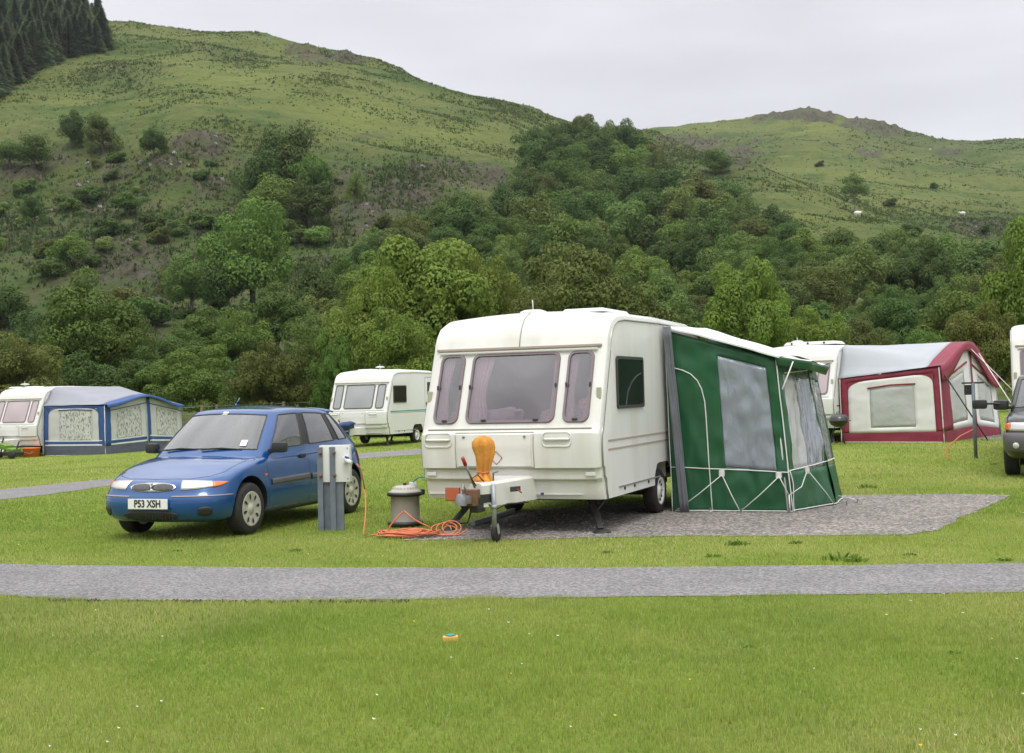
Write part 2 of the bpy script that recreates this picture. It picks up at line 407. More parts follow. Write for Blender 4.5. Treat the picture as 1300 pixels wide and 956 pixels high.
    if detail > 1:
        # curtains gathered beside each window
        for x0, x1 in ((-.97, -.80), (-.55, -.30), (.46, .56), (.64, .76)):
            bm = NB()
            def cu(u, v_, x0=x0, x1=x1):
                s = slope(1.25+.78*v_); wv = math.sin(u*26)*.012+.010*math.sin(u*61)
                pin = 1-.25*math.sin(math.pi*(1-v_))**2
                return Vector((x0+(x1-x0)*u*pin, s.y+.07+wv, s.z))
            grid(bm, cu, 40, 8); c_ = obj('curtain', bm, 'curtain', root)
        for nm, m_, c, s_ in (('folded_blanket', 'linen', (-.30, .42, 1.30), (.62, .34, .22)), ('cushion', 'floral', (.40, .40, 1.28), (.26, .12, .22)), ('cushion', 'floral', (.80, .42, 1.32), (.34, .14, .30)), ('cushion', 'floral', (-.82, .42, 1.28), (.30, .14, .18))):
            bm = NB(); bmesh.ops.create_icosphere(bm, subdivisions=4, radius=1)
            for v in bm.verts:
                p = v.co; e_ = [math.copysign(abs(t)**.6, t) for t in p]
                d = noise.noise(Vector(p)*2.3+Vector(c)*3)*.25 + noise.noise(Vector(p)*6)*.06
                v.co = Vector((c[0]+e_[0]*s_[0]/2*(1+d), c[1]+e_[1]*s_[1]/2, c[2]+e_[2]*s_[2]/2*(1+d*1.6+.25*e_[0])))
            obj(nm, bm, m_, root, smooth=True)
        bm = NB(); box(bm, (0, .62, 1.235), (2.0, .9, .03)); obj('shelf', bm, 'interior_cream', root)
    # side window
    if side_win:
        a, b, c, d = side_win
        for sgn in (1, -1):
            bm = NB(); X = sgn*W
            o1 = rrect(a, b, c, d, .05); i1 = rrect(a+.035, b-.035, c+.035, d-.035, .03); n = len(o1)
            V = [(X, *q) for q in o1]+[(X+sgn*.02, *q) for q in o1]+[(X+sgn*.02, *q) for q in i1]+[(X+sgn*.004, *q) for q in i1]
            addq(bm, V, [(r_*n+i, r_*n+(i+1) % n, (r_+1)*n+(i+1) % n, (r_+1)*n+i) for r_ in range(3) for i in range(n)])
            wf = obj('window', bm, 'seal_dark', root)
            bm = NB(); addq(bm, [(X+sgn*.008, p, q) for p, q in ((a+.03, c+.03), (b-.03, c+.03), (b-.03, d-.03), (a+.03, d-.03))], [(0, 1, 2, 3)])
            obj('pane', bm, 'dark_acrylic', wf)
    # trim along the side edge
    for sgn in (1, -1):
        ci = -1 if sgn > 0 else 0
        bm = NB(); pts = []
        for (y, z), nn in zip(prof, nrm):
            pts.append(Vector((sgn*(W+.001), y+nn.x*.078, z+nn.y*.078)))
        tube(bm, pts, .012, 6); tube(bm, [p+Vector((sgn*.0, .035 if p.y < L/2 else -.035, -.0)) for p in pts[:13]], .005, 5, mi=1)
        obj('edge_trim', bm, ['trim_silver', 'seal_dark'], root)
    # front rails
    bm = NB(); q = Vector((0, fy(2.115), 2.118))
    box(bm, (0, .407, 2.115), (2.06, .045, .028), bevel=.006, mi=0)
    box(bm, (0, .372, 2.075), (1.98, .03, .018), bevel=.004, mi=1)
    obj('front_rail', bm, ['trim_beige', 'white_plastic'], root)
    if detail:
        def fpatch(nm, x0, x1, z0, z1, off, m_, nx=2, nz=10, par=root, edge=.012):
            bm = NB()
            def fn(u, v_):
                z = z0+(z1-z0)*v_; e_ = min(u, 1-u, v_, 1-v_)
                return Vector((x0+(x1-x0)*u, fy(z)-(off if e_ > 1e-6 else -.004), z))
            us = [0, edge/(x1-x0)]+[edge/(x1-x0)+(1-2*edge/(x1-x0))*i/nx for i in range(1, nx)]+[1-edge/(x1-x0), 1]
            vs = [0, edge/(z1-z0)]+[edge/(z1-z0)+(1-2*edge/(z1-z0))*i/nz for i in range(1, nz)]+[1-edge/(z1-z0), 1]
            grid(bm, fn, 0, 0, us=us, vs=vs); return obj(nm, bm, m_, par, angle=30)
        lk = fpatch('locker_door', -.62, .30, .755, 1.135, .012, body)
        bm = NB()
        for (xa, za, xb, zb) in ((-.64, .75, .32, .75), (-.64, 1.145, .32, 1.145), (-.64, .75, -.64, 1.145), (.32, .75, .32, 1.145)):
            P_ = [Vector((xa+(xb-xa)*t/8, fy(za+(zb-za)*t/8)-.001, za+(zb-za)*t/8)) for t in range(9)]; tube(bm, P_, .006, 5)
        tube(bm, [(-1.0, fy(1.185)-.004, 1.183), (1.0, fy(1.185)-.004, 1.183)], .010, 6)
        tube(bm, [(-1.03, fy(.735)-.004, .733), (1.03, fy(.735)-.004, .733)], .007, 6)
        tube(bm, [(-1.03, fy(.60)-.004, .602), (1.03, fy(.60)-.004, .602)], .006, 6)
        obj('panel_seam', bm, 'cream_groove', root)
        for xc in (-.86, .60):
            bm = NB(); x0, x1 = xc-.17, xc+.17
            for zz in (1.065,):
                tube(bm, [(x0+.02, fy(zz)+.004, zz), (x0+.04, fy(zz)-.02, zz), (x1-.04, fy(zz)-.02, zz), (x1-.02, fy(zz)+.004, zz)], .015, 8)
            P_ = rrect(x0, x1, .985, 1.14, .05); tube(bm, [(p, fy(q)-.002, q) for p, q in P_], .010, 6, closed=True)
            obj('grab_handle', bm, body, root)
        for xc in (-1.045, 1.045):
            bm = NB(); box(bm, (xc, fy(1.57)-.012+.02, 1.57), (.05, .05, .13), bevel=.01); mk = obj('marker_light', bm, 'marker_lens', root)
            bm = NB(); box(bm, (xc*.93, fy(.66)-.004, .675), (.12, .04, .05), bevel=.012); obj('lamp_bracket', bm, body, root)
        bm = NB()
        for xc in (-.53, .22): lathe(bm, [(.014, 0), (.014, -.02), (0, -.022)], (xc, fy(1.10)-.004, 1.10), 10, 'Y')
        obj('catch', bm, 'steel', lk)
    # stripes along the side
    for (z, h, m_) in stripes:
        bm = NB()
        for s in (-1, 1): box(bm, (s*(W+.002), L/2+.05, z), (.005, L-.55, h))
        obj('stripe', bm, m_, root)
    bm = NB()
    for s in (-1, 1):
        box(bm, (s*(W+.004), .62*wheel_y-.05, .485), (.012, wheel_y*.78-.25, .018), mi=0)
        for yy in (.9, 1.3, 1.9): lathe(bm, [(.02, 0), (.02, .012*s), (0, .012*s)], (s*W, yy, .455), 8, 'X', mi=1)
    obj('skirt_trim', bm, ['trim_silver', 'seal_dark'], root)
    if door:
        a, b = door; bm = NB()
        for s in (1,):
            tube(bm, [(s*W, p, q) for p, q in rrect(a, b, .52, 2.28, .06)], .008, 5, closed=True)
            box(bm, (s*W+.005, (a+b)/2, 1.9), (.01, .26, .42), bevel=.003, mi=1); box(bm, (s*W+.01, a+.1, 1.35), (.03, .05, .12), bevel=.005, mi=1)
        obj('door', bm, ['cream_groove', 'seal_dark'], root)
    # hitch frame, axle
    bm = NB()
    for s in (-1, 1):
        beam(bm, (s*.62, L-.3, .38), (s*.62, .7, .38), .05, .12); beam(bm, (s*.33, .75, .44), (s*.045, -1.0, .48), .05, .09); beam(bm, (s*.62, .9, .40), (s*.33, .7, .42), .05, .09)
    beam(bm, (-.95, wheel_y, .28), (.95, wheel_y, .28), .09, .09); beam(bm, (-.9, .9, .34), (.9, .9, .34), .05, .06)
    beam(bm, (-.9, wheel_y+.9, .36), (.9, wheel_y+.9, .36), .05, .06); box(bm, (-.2, 1.9, .30), (.5, .3, .14))
    obj('chassis', bm, 'black_metal', root)
    for s in (-1, 1):
        bm = NB(); X = s*1.0
        lathe(bm, [(.17, -.085), (.245, -.09), (.275, -.07), (.285, -.03), (.285, .03), (.275, .07), (.245, .09), (.17, .085)], (X-s*.02, wheel_y, .285), 36, 'X', caps=False)
        wl = obj('wheel', bm, 'tyre', root)
        bm = NB(); sx = s
        lathe(bm, [(.0, .075*sx), (.06, .08*sx), (.075, .06*sx), (.13, .058*sx), (.15, .075*sx), (.175, .092*sx), (.18, -.05*sx)], (X-s*.02, wheel_y, .285), 28, 'X', mi=0)
        for k in range(10):
            a = 2*math.pi*k/10; box(bm, (X-s*.02+sx*.063, wheel_y+.125*math.cos(a), .285+.125*math.sin(a)), (.012, .02, .05), Matrix.Rotation(a-math.pi/2, 3, 'X'), mi=1)
        obj('rim', bm, ['wheel_white', 'seal_dark'], wl)
    for s in (-1, 1):
        for yy, dy in ((.62, -.32), (L-.7, .32)):
            if detail < 1 and yy > 1: continue
            bm = NB()
            beam(bm, (s*.70+.08, yy, .42), (s*.93+.06, yy+dy, .04), .07, .05, .006); beam(bm, (s*.66+.08, yy+.02, .33), (s*.83+.07, yy+dy*.5, .24), .03, .025); beam(bm, (s*1.0, yy+.02, .42), (s*.83+.07, yy+dy*.5, .24), .03, .025)
            lathe(bm, [(.105, 0.003), (.105, .018), (.05, .04), (0, .045)], (s*.95+.06, yy+dy*1.05, 0), 14)
            obj('corner_steady', bm, 'black_metal', root)
    # drawbar fairing, coupling, jockey wheel
    bm = NB()
    ys = [(-.9, .075), (-.6, .14), (.0, .27), (.16, .30)]
    sec = []
    for y, hw in ys:
        zt = .64+.02*(y+.88); sec.append([bm.verts.new(v) for v in ((-hw, y, .385), (-hw, y, zt-.03), (-hw+.03, y, zt), (hw-.03, y, zt), (hw, y, zt-.03), (hw, y, .385))])
    for A, B in zip(sec, sec[1:]):
        for j in range(5): bm.faces.new((A[j], A[j+1], B[j+1], B[j]))
    bm.faces.new(sec[0][::-1])
    ff = obj('drawbar_fairing', bm, 'cream_gel', root, angle=40)
    bm = NB()
    beam(bm, (0, -.98, .47), (0, -1.26, .50), .09, .09, .015, mi=0); lathe(bm, [(.0, .09), (.045, .075), (.06, .03), (.06, -.04)], (0, -1.28, .48), 14, mi=0)
    box(bm, (0, -1.02, .50), (.16, .13, .17), bevel=.01, mi=1); tube(bm, [(.01, -1.15, .56), (.0, -1.22, .64), (.03, -1.30, .60)], .014, 6, mi=0)
    box(bm, (.03, -.93, .42), (.10, .2, .16), bevel=.01, mi=2)
    obj('coupling', bm, ['steel', 'rust', 'black_metal'], root, angle=40)
    bm = NB(); tube(bm, [(.0, -.92, .60), (-.01, -1.0, .72), (-.02, -1.11, .86)], .012, 8, mi=0); tube(bm, [(-.02, -1.10, .845), (-.03, -1.15, .93)], .02, 8, mi=1)
    tube(bm, [(.03, -.95, .62), (.01, -1.02, .70), (.06, -.98, .74), (.10, -.90, .66)], .007, 6, mi=2)
    obj('handbrake', bm, ['steel', 'red_plastic', 'black_metal'], root)
    jx, jy = .14, -.74
    bm = NB(); tube(bm, [(jx, jy, .62), (jx, jy, .16)], .026, 12, mi=0); tube(bm, [(jx, jy, .36), (jx, jy, .40)], .033, 12, mi=0)
    beam(bm, (jx-.03, jy, .19), (jx-.03, jy+.04, .09), .008, .05, mi=0); beam(bm, (jx+.035, jy, .19), (jx+.035, jy+.04, .09), .008, .05, mi=0)
    lathe(bm, [(0, -.024), (.085, -.024), (.095, -.012), (.095, .012), (.085, .024), (0, .024)], (jx, jy+.04, .095), 20, 'X', mi=1)
    tube(bm, [(jx, jy, .66), (jx, jy, .74), (jx+.07, jy-.03, .76)], .01, 6, mi=2)
    obj('jockey_wheel', bm, ['galv', 'tyre', 'steel'], root)
    # cables drooping under the coupling
    bm = NB()
    tube(bm, [(-.02, -.95, .42), (-.04, -.98, .30), (-.06, -1.0, .235), (-.13, -1.02, .23), (-.17, -1.02, .26)], .010, 6)
    tube(bm, [(.08, -.8, .42), (.16, -.72, .355), (.24, -.6, .40), (.36, -.3, .39)], .009, 6)
    obj('breakaway_cable', bm, 'black_metal', root)
    # roof fittings
    if detail:
        bm = NB(); zt = 2.565
        if rooflight:
            for (x, y, sx, sy, h) in rooflight: box(bm, (x, y, zt+h/2-.035*(abs(x) > .3)), (sx, sy, h), bevel=min(.03, h*.4), taper=.88)
            obj('rooflight', bm, 'white_plastic', root, angle=40)
        bm = NB(); lathe(bm, [(.03, 0), (.03, .10), (.16, .12), (.17, .14), (.10, .165), (0, .17)] if roof_box == 'dish' else [(.17, -.02), (.16, .03), (.10, .05), (0, .055)], (0 if roof_box != 'dish' else -.3, dome_y, zt-.03), 24)
        tube(bm, [(-.0 if roof_box != 'dish' else -.3, dome_y, zt), (0 if roof_box != 'dish' else -.3, dome_y-.02, zt+(.14 if roof_box != 'dish' else .22))], .007, 6)
        obj('aerial', bm, 'white_plastic', root)
    return root
YAW = .384
def frame_pt(o, rz, l):
    c, s = math.cos(rz), math.sin(rz)
    return Vector((o[0]+l[0]*c-l[1]*s, o[1]+l[0]*s+l[1]*c, (o[2] if len(o) > 2 else 0)+(l[2] if len(l) > 2 else 0)))
def origin_for(local, world, rz, sc=1):
    c, s = math.cos(rz), math.sin(rz); lx, ly = local[0]*sc, local[1]*sc
    x, y = world.x-(lx*c-ly*s), world.y-(lx*s+ly*c)
    return Vector((x, y, world.z))
GC = 'touring caravans on the site'
C1 = Vector((-.09, 14.3, 0))
c1 = make_caravan('large cream caravan in the middle with mauve tinted windows and orange bag on its drawbar', C1, -YAW, GC,
    stripes=((1.03, .022, 'trim_beige'), (.93, .022, 'trim_beige')), rooflight=((.62, 1.5, .55, 1.1, .05),), roof_box='flat', dome_y=.95)
# the sloping seam and small marks only this caravan shows
bm = NB(); tube(bm, [(.02+.0, y-.002, z+.063*sstep(2.05, 2.5, z)+.002) for y, z in FRONT[13:]]+[(.02, 1.6, 2.573), (.02, 4.2, 2.57)], .007, 5); obj('roof_seam', bm, 'cream_groove', c1)
bm = NB()
X0, Z0, rr = -.13, .86, .075
for k in range(4):
    a, b = R(90*k), R(90*k+90); beam(bm, (X0+rr*math.cos(a), fy(Z0+rr*math.sin(a))-.016, Z0+rr*math.sin(a)), (X0+rr*math.cos(b), fy(Z0+rr*math.sin(b))-.016, Z0+rr*math.sin(b)), .006, .004)
obj('warning_sticker', bm, 'red_plastic', c1)
bm = NB(); box(bm, (-.09, -1.0, .475), (.0, .0, .0)); bm.clear()
box(bm, (-.115, -1.235, .55), (.155, .012, .125), bevel=.004, mi=0); box(bm, (-.115, -1.225, .55), (.17, .012, .14), mi=1); obj('reflector', bm, ['orange_reflector', 'rust'], c1)
bm = NB(); box(bm, (.262, -.42, .545), (.012, .16, .055), Matrix.Rotation(-R(21), 3, 'Z'), bevel=.004); tube(bm, [(.27, -.40, .545), (.33, -.40, .50)], .008, 6, mi=1); box(bm, (.435, -.05, .46), (.006, .05, .03), Matrix.Rotation(-R(21), 3, 'Z'), mi=2)
obj('jockey_handle_slot', bm, ['seal_dark', 'red_plastic', 'blue_cloth'], c1)
# orange bag
o_loc = frame_pt(C1, -YAW, (-.03, -.62, .635))
bag = thing('hitch_cover', 'orange cloth bag tied upright on the drawbar of the large cream caravan', 'cover', o_loc, -YAW)
def sq(v, a):
    h = v.z; pl = .35+.65*sstep(.5, .1, h); k = .84*(1+.22*pl*math.sin(a*6+h*4)+.12*math.sin(a*11+2-h*6)+.22*noise.noise(Vector((math.cos(a)*1.6, math.sin(a)*1.6, h*6))))
    tw = .03*math.sin(h*9); return Vector((v.x*k+tw*.3+.03*h, v.y*k*.7, h+.012*math.sin(a*3)))
bm = NB(); lathe(bm, [(.135, .0), (.125, .03), (.09, .07), (.062, .10), (.075, .13), (.09, .20), (.115, .29), (.13, .37), (.125, .43), (.09, .475), (.03, .49), (0, .49)], n=48, squash=sq); bagb = obj('bag', bm, 'orange_cover', bag)
bm = NB(); tube(bm, [(.066*math.cos(a*.3), .05*math.sin(a*.3), .105+.004*math.sin(a)) for a in range(21)], .009, 6, closed=True); obj('tie_cord', bm, 'orange_cable', bag)
G_ = lambda px, py: gp(px, py)
# second caravan (between the car and the cream one)
Z2 = G_(497, 566); O2 = origin_for((1.1, .35), Z2, -YAW)
c2 = make_caravan('small white caravan with a thin teal side stripe parked behind the blue car', O2, -YAW, GC, L=4.5, wheel_y=2.35, side_win=(.55, 1.5, 1.42, 2.0),
    stripes=((1.14, .03, 'teal'), (1.09, .012, 'grey_cloth')), pane='net_pane', frame='grey_trim', detail=1, rooflight=((-.35, 1.5, .6, .5, .06),), roof_box='dish', body='white_plastic', wall='white_alu_b', door=(2.95, 3.6), dome_y=2.3)
Z3 = at_depth(54, 577, 46.5); Z3.z = gz(Z3.x, Z3.y); O3 = origin_for((1.1, .35), Z3, -YAW)
c3 = make_caravan('white caravan at the left edge with the blue and grey awning fixed to its side', O3, -YAW, GC, L=5.4, stripes=((.95, .03, 'trim_beige'),), detail=1, pane='pink_pane',
    rooflight=((-.4, 1.2, 1.3, .6, .06), (.75, 1.9, .5, .8, .04)), roof_box='dish', body='white_plastic', wall='white_alu_b', side_win=None, dome_y=1.0)
YAW4 = .60
Z4 = G_(1066, 562); O4 = origin_for((1.1, .45), Z4, -YAW4)
c4 = make_caravan('white caravan behind the green porch awning, with the burgundy awning on its side', O4, -YAW4, GC, L=5.6, stripes=((.95, .03, 'burgundy_cloth'),), detail=1, scale=1.0, pane='pink_pane',
    rooflight=((.15, 1.4, 1.5, .7, .085),), roof_box='dish', body='white_plastic', wall='white_alu_b', side_win=None, dome_y=1.35)
bm = NB()
for k in range(3): lathe(bm, [(.03, 0), (.03, .01), (0, .012)], (-.35+.45*k, 1.05, 2.61), 8, 'Y')
obj('roof_bolt', bm, 'seal_dark', c4)
P5 = at_depth(1289, 480, 24.0); P5.z = gz(P5.x, P5.y)
c5 = make_caravan('white caravan cut off by the right edge, behind the black four by four', origin_for((-1.1, .25), P5, -YAW), -YAW, GC, L=5.2, scale=1.05, detail=1,
    body='cream_gel', stripes=((.95, .03, 'trim_beige'),))
# small cover / wheel by c2's hitch
p = frame_pt(O2, -YAW, (0, -.85, .62)); hc = thing('drawbar_cover', 'dark navy waterproof cover over the hitch of the small white caravan', 'cover', p, -YAW)
bm = NB(); bmesh.ops.create_icosphere(bm, subdivisions=3, radius=1)
for v in bm.verts:
    q = v.co; d = 1+.25*noise.noise(q*2.2); v.co = Vector((q.x*.30*d, q.y*.5*d, q.z*.16*d+.10*q.x+.05)); 
obj('cover_cloth', bm, 'navy_cloth', hc, smooth=True)
bm = NB(); tube(bm, [(0.18, -.3, -.05), (.2, -.35, -.5)], .03, 8); lathe(bm, [(0, -.03), (.08, -.03), (.08, .03), (0, .03)], (.2, -.35, -.52), 12, 'X'); tube(bm, [(-.26, -.1, .0), (-.46, -.1, .12)], .09, 8); obj('drawbar_end', bm, 'black_metal', hc)
# white sheet on c3's hitch, green crate bundle, orange tub
p = frame_pt(O3, -YAW, (-.25, -.9, 0)); sh = thing('hitch_sheet', 'white plastic sheet draped over the hitch of the left edge caravan', 'cover', p, -YAW)
bm = NB(); 
def sh_(u, v_):
    a = u*2*math.pi; r_ = .12+.42*v_*(1+.18*math.sin(a*5)); return Vector((r_*math.cos(a), r_*math.sin(a)*.8, .95-.75*v_**1.6+.05*math.sin(a*3)*v_))
grid(bm, sh_, 48, 10); obj('sheet', bm, 'white_cloth', sh)
p = at_depth(13, 578, 45.2); p.z = gz(p.x, p.y)
gb = thing('garden_trolley', 'small lime green and black trolley standing beside the orange tub', 'trolley', p, -YAW)
bm = NB(); box(bm, (0, 0, .35), (.62, .4, .10), Matrix.Rotation(.18, 3, 'Y'), bevel=.03); box(bm, (-.2, 0, .46), (.4, .42, .14), Matrix.Rotation(.3, 3, 'Y'), bevel=.03); obj('tray', bm, 'lime', gb)
bm = NB(); tube(bm, [(-.45, 0, .1), (-.35, 0, .6), (-.3, 0, .75)], .03, 6); tube(bm, [(-.1, 0, .1), (.3, 0, .35), (.42, 0, .62)], .025, 6); box(bm, (0, .05, .17), (.8, .4, .12), bevel=.02); obj('frame', bm, 'black_metal', gb)
for x in (-.35, .3):
    bm = NB(); lathe(bm, [(0, -.04), (.14, -.04), (.14, .04), (0, .04)], (x, -.25, .14), 16, 'Y'); obj('wheel', bm, 'tyre', gb)
p = at_depth(40, 577, 46.0); p.z = gz(p.x, p.y)
tb = thing('tub', 'orange round plastic tub under the front corner of the left edge caravan', 'tub', p, 0)
bm = NB(); lathe(bm, [(.27, 0), (.30, .30), (.325, .31), (.325, .34), (.30, .34), (.29, .30), (.255, .03), (0, .03)], n=28); obj('bucket', bm, 'orange_tub', tb)
bm = NB(); tube(bm, [(-.31, 0, .32), (-.2, -.33, .20), (.1, -.36, .14), (.31, 0, .32)], .008, 6); obj('handle', bm, 'steel', tb)
# ------------------------------------------------------------------ awnings (cloth patches)
def patch(corners, sag=(0, 0), wr=.008, seed=0, bulge=0):
    """corners: bottom-left, bottom-right, top-right, top-left ; returns P(u,v,off)"""
    a, b, c, d = [Vector(q) for q in corners]
    n = ((b-a).cross(d-a)+(c-b).cross(d-c)).normalized()
    def P(u, v, off=0.0):
        p = a*(1-u)*(1-v)+b*u*(1-v)+c*u*v+d*(1-u)*v
        w_ = wr*(noise.noise(Vector((u*5+seed, v*3, seed)))+.6*noise.noise(Vector((u*3+v*9+seed, v*4-u*8, seed+5)))+.35*noise.noise(Vector((u*18+seed, v*11, seed+9))))
        w_ += bulge*math.sin(math.pi*min(1, max(0, u)))*math.sin(math.pi*min(1, max(0, v)))
        p = p+n*(w_+off); p.z += sag[0]*4*u*(1-u)*v+sag[1]*4*u*(1-u)*(1-v)
        return p
    P.n = n
    return P
def cuts(edges, n):
    base = [i/n for i in range(n+1)]
    for e in edges:
        base = [b for b in base if abs(b-e) > .4/n or b in (0, 1)]
        base.append(min(1, max(0, e)))
    return sorted(set(base))
def cloth(name, P, mats, parent, rect=(0, 1, 0, 1), holes=(), n=28, off=0, th=.003, inside=None, regions=()):
    bm = NB(); u0, u1, v0, v1 = rect
    us = cuts([(h[0]-u0)/(u1-u0) for h in holes]+[(h[1]-u0)/(u1-u0) for h in holes], n); vs = cuts([(h[2]-v0)/(v1-v0) for h in holes]+[(h[3]-v0)/(v1-v0) for h in holes], n)
    sk = lambda u, v: any(h[0] < u0+(u1-u0)*u < h[1] and h[2] < v0+(v1-v0)*v < h[3] for h in holes) or (inside and not inside(u0+(u1-u0)*u, v0+(v1-v0)*v))
    grid(bm, lambda u, v: P(u0+(u1-u0)*u, v0+(v1-v0)*v, off), 0, 0, us=us, vs=vs, skip=sk)
    bm.normal_update()
    o = obj(name, bm, mats, parent)
    return solid(o, th)
def cord(bm, P, pts, r=.007, off=.008, n=12, mi=0):
    r = r*.75 if isinstance(r, float) else r
    out = []
    for (a, b), (c, d) in zip(pts, pts[1:]):
        for i in range(n): out.append(P(a+(c-a)*i/n, b+(d-b)*i/n, off))
    out.append(P(*pts[-1], off)); tube(bm, out, r, 6, mi=mi)
# ---- green porch awning, in the frame of the cream caravan
AWO = frame_pt(C1, -YAW, (.035, .22, 0)); aw = thing('awning', 'green and white porch awning on the side of the large cream caravan', 'awning', AWO, -YAW, None)
A0, A1, A2, A3, A4 = (1.13, 2.56, 0), (2.66, 2.66, 0), (3.05, 3.75, 0), (3.02, 4.55, 0), (1.13, 4.9, 0)
T0, T1, T2, T3, T4 = (1.11, 2.50, 2.36), (2.52, 2.60, 1.93), (2.72, 3.7, 1.93), (2.72, 4.5, 1.85), (1.11, 4.9, 2.40)
Pf = patch([A0, A1, T1, T0], wr=.034, seed=3)
win = (.47, .905, .265, .93)
fp = cloth('front_panel', Pf, 'green_cloth', aw, holes=[win], n=40, inside=lambda u, v: True)
cloth('plastic_window', Pf, 'clear_pvc', aw, rect=win, n=24, off=-.004, th=.002)
bm = NB()
cord(bm, Pf, [(0, .245), (1.0, .262)], .009); cord(bm, Pf, [(.02, .008), (1, .008)], .009)
arc = [(.335, 0), (.335, .3), (.335, .55), (.33, .64), (.31, .71), (.275, .755), (.22, .785), (.15, .797), (.05, .80)]
cord(bm, Pf, arc, .010, n=5); cord(bm, Pf, [(0, .0), (0, .5), (0, 1)], .008); cord(bm, Pf, [(1, 0), (1, 1)], .011)
obj('piping', bm, 'white_piping', fp)
# outer panels: corner strip, fog window, clear window
Po = patch([A1, A2, T2, T1], wr=.036, seed=8); Po2 = patch([A2, A3, T3, T2], wr=.02, seed=12); Pb = patch([A3, A4, T4, T3], wr=.02, seed=15)
def sk(P): return lambda u, v: True
cloth('outer_panel', Po, 'green_cloth', aw, holes=[(.13, .97, .27, .90)], n=30)
w1 = cloth('plastic_window', Po, 'fog_pvc', aw, rect=(.13, .50, .27, .90), n=14, th=.002); w1['label'] = 'milky white side window'
cloth('plastic_window', Po, 'clear_pvc', aw, rect=(.50, .97, .27, .90), n=16, th=.002)
cloth('outer_panel', Po2, 'green_cloth', aw, holes=[(.06, .85, .27, .88)], n=20)
cloth('plastic_window', Po2, 'clear_pvc', aw, rect=(.06, .85, .27, .88), n=12, th=.002)
cloth('rear_panel', Pb, 'green_cloth', aw, n=14)
bm = NB()
cord(bm, Po, [(0, .27), (1, .30)], .009); cord(bm, Po, [(0, .012), (1, .012)], .009); cord(bm, Po2, [(0, .30), (1, .31)], .009); cord(bm, Po2, [(0, .012), (1, .012)], .009)
cord(bm, Po, [(.02, 0), (.02, .27)], .008); cord(bm, Po, [(.15, .91), (.96, .93)], .010)
obj('piping', bm, 'white_piping', aw)
# roof
def roof(u, v):      # u along wall (front->back), v out from wall
    a = Vector(T0).lerp(Vector((1.11, 4.9, 2.42)), u)+Vector((0, -.05*(1-u), .05)); b = Vector((2.58, 2.50, 1.965)).lerp(Vector((2.75, 4.6, 1.88)), u)
    p = a.lerp(b, v); p.z += .03*math.sin(math.pi*v)*(.3+.7*math.sin(math.pi*min(1, u*1.4)))-.0+.012*noise.noise(Vector((u*6, v*5, 2)))
    p.z += .06*v*math.sin(math.pi*min(1, u))
    return p
bm = NB(); grid(bm, roof, 26, 26); ro = solid(obj('roof', bm, 'white_cloth', aw), .004)
bm = NB()   # valance: green strip below the roof's front edge and the triangular canopy
def val(u, v): p = roof(0, u); return p+Vector((0, -.002, -.075*v*sstep(0, .3, u)*.4))
grid(bm, val, 20, 2); bm.clear(); grid(bm, lambda u, v: roof(0, u)+Vector((0, -.002, -.02*v)), 20, 1); obj('valance', bm, 'white_cloth', aw)
bm = NB()
def can(u, v):
    a = Vector((2.53, 2.50, 1.97)).lerp(Vector((2.62, 4.6, 1.93)), u); tip = Vector((2.90, 2.95, 1.90)).lerp(Vector((3.02, 3.75, 1.84)), u)
    p = a.lerp(tip, v); p.z += .02*math.sin(u*9)*v; return p
grid(bm, can, 14, 8, mi=0)
def canf(u, v):
    e0 = [Vector((2.53, 2.50, 1.965)), Vector((2.90, 2.95, 1.895)), Vector((3.02, 3.75, 1.835)), Vector((2.62, 4.6, 1.93))]
    t = u*3; i = min(2, int(t)); p = e0[i].lerp(e0[i+1], t-i); d = Vector((2.66, 3.6, 0))-Vector((p.x, p.y, 0)); 
    return p+Vector((0, 0, -.11*v))+d.normalized()*(.05*v)
grid(bm, canf, 24, 3, mi=1); cn = solid(obj('canopy', bm, ['white_cloth', 'green_cloth'], aw), .003)
bm = NB(); tube(bm, [(2.60, 2.56, 1.55), (2.60, 2.54, 1.56), (2.72, 2.68, 1.90)], .008, 6); tube(bm, [(2.60, 2.64, 0), (2.47, 2.66, 1.9)], .012, 8); obj('canopy_strut', bm, 'white_piping', aw)
# grey draught strip by the wall
Pg = patch([(1.27, 2.40, 0), (1.38, 2.43, 0), (1.21, 2.42, 2.40), (1.115, 2.38, 2.40)], wr=.02, seed=21)
cloth('draught_strip', Pg, 'grey_cloth', aw, n=16, th=.012)
# storm cords: tabs and elastic cords down to the pegs
bm = NB(); tabs = [(Pf, .44, .245), (Pf, .93, .258)]; pegs = [(1.20, 2.47), (1.93, 2.50), (2.62, 2.60)]
pg = NB(); 
def tab(P, u, v): box(bm, P(u, v-.02, .02), (.075, .02, .09), bevel=.02)
tab(Pf, .44, .25); tab(Pf, .92, .262); tab(Po, .40, .278)
obj('cord_tab', bm, 'white_plastic', aw)
bm = NB()
def strand(P, u, v, q): a = P(u, v-.03, .03); b = Vector((q[0], q[1], .02)); tube(bm, [a, a.lerp(b, .5)+Vector((0, 0, -.012)), b], .006, 6)
q0, q1, q2, q3 = (1.20, 2.44), (2.03, 2.47), (2.62, 2.56), (3.18, 3.7)
strand(Pf, .44, .25, q0); strand(Pf, .44, .25, q1); strand(Pf, .92, .262, q1)
a = Pf(.92, .235, .03); k = Vector((2.63, 2.58, .22)); c = Po(.40, .26, .03); tube(bm, [a, k], .006, 6); tube(bm, [k, k+Vector((.14, .12, .10)), c], .006, 6); tube(bm, [k, Vector((2.64, 2.56, .02))], .009, 6)
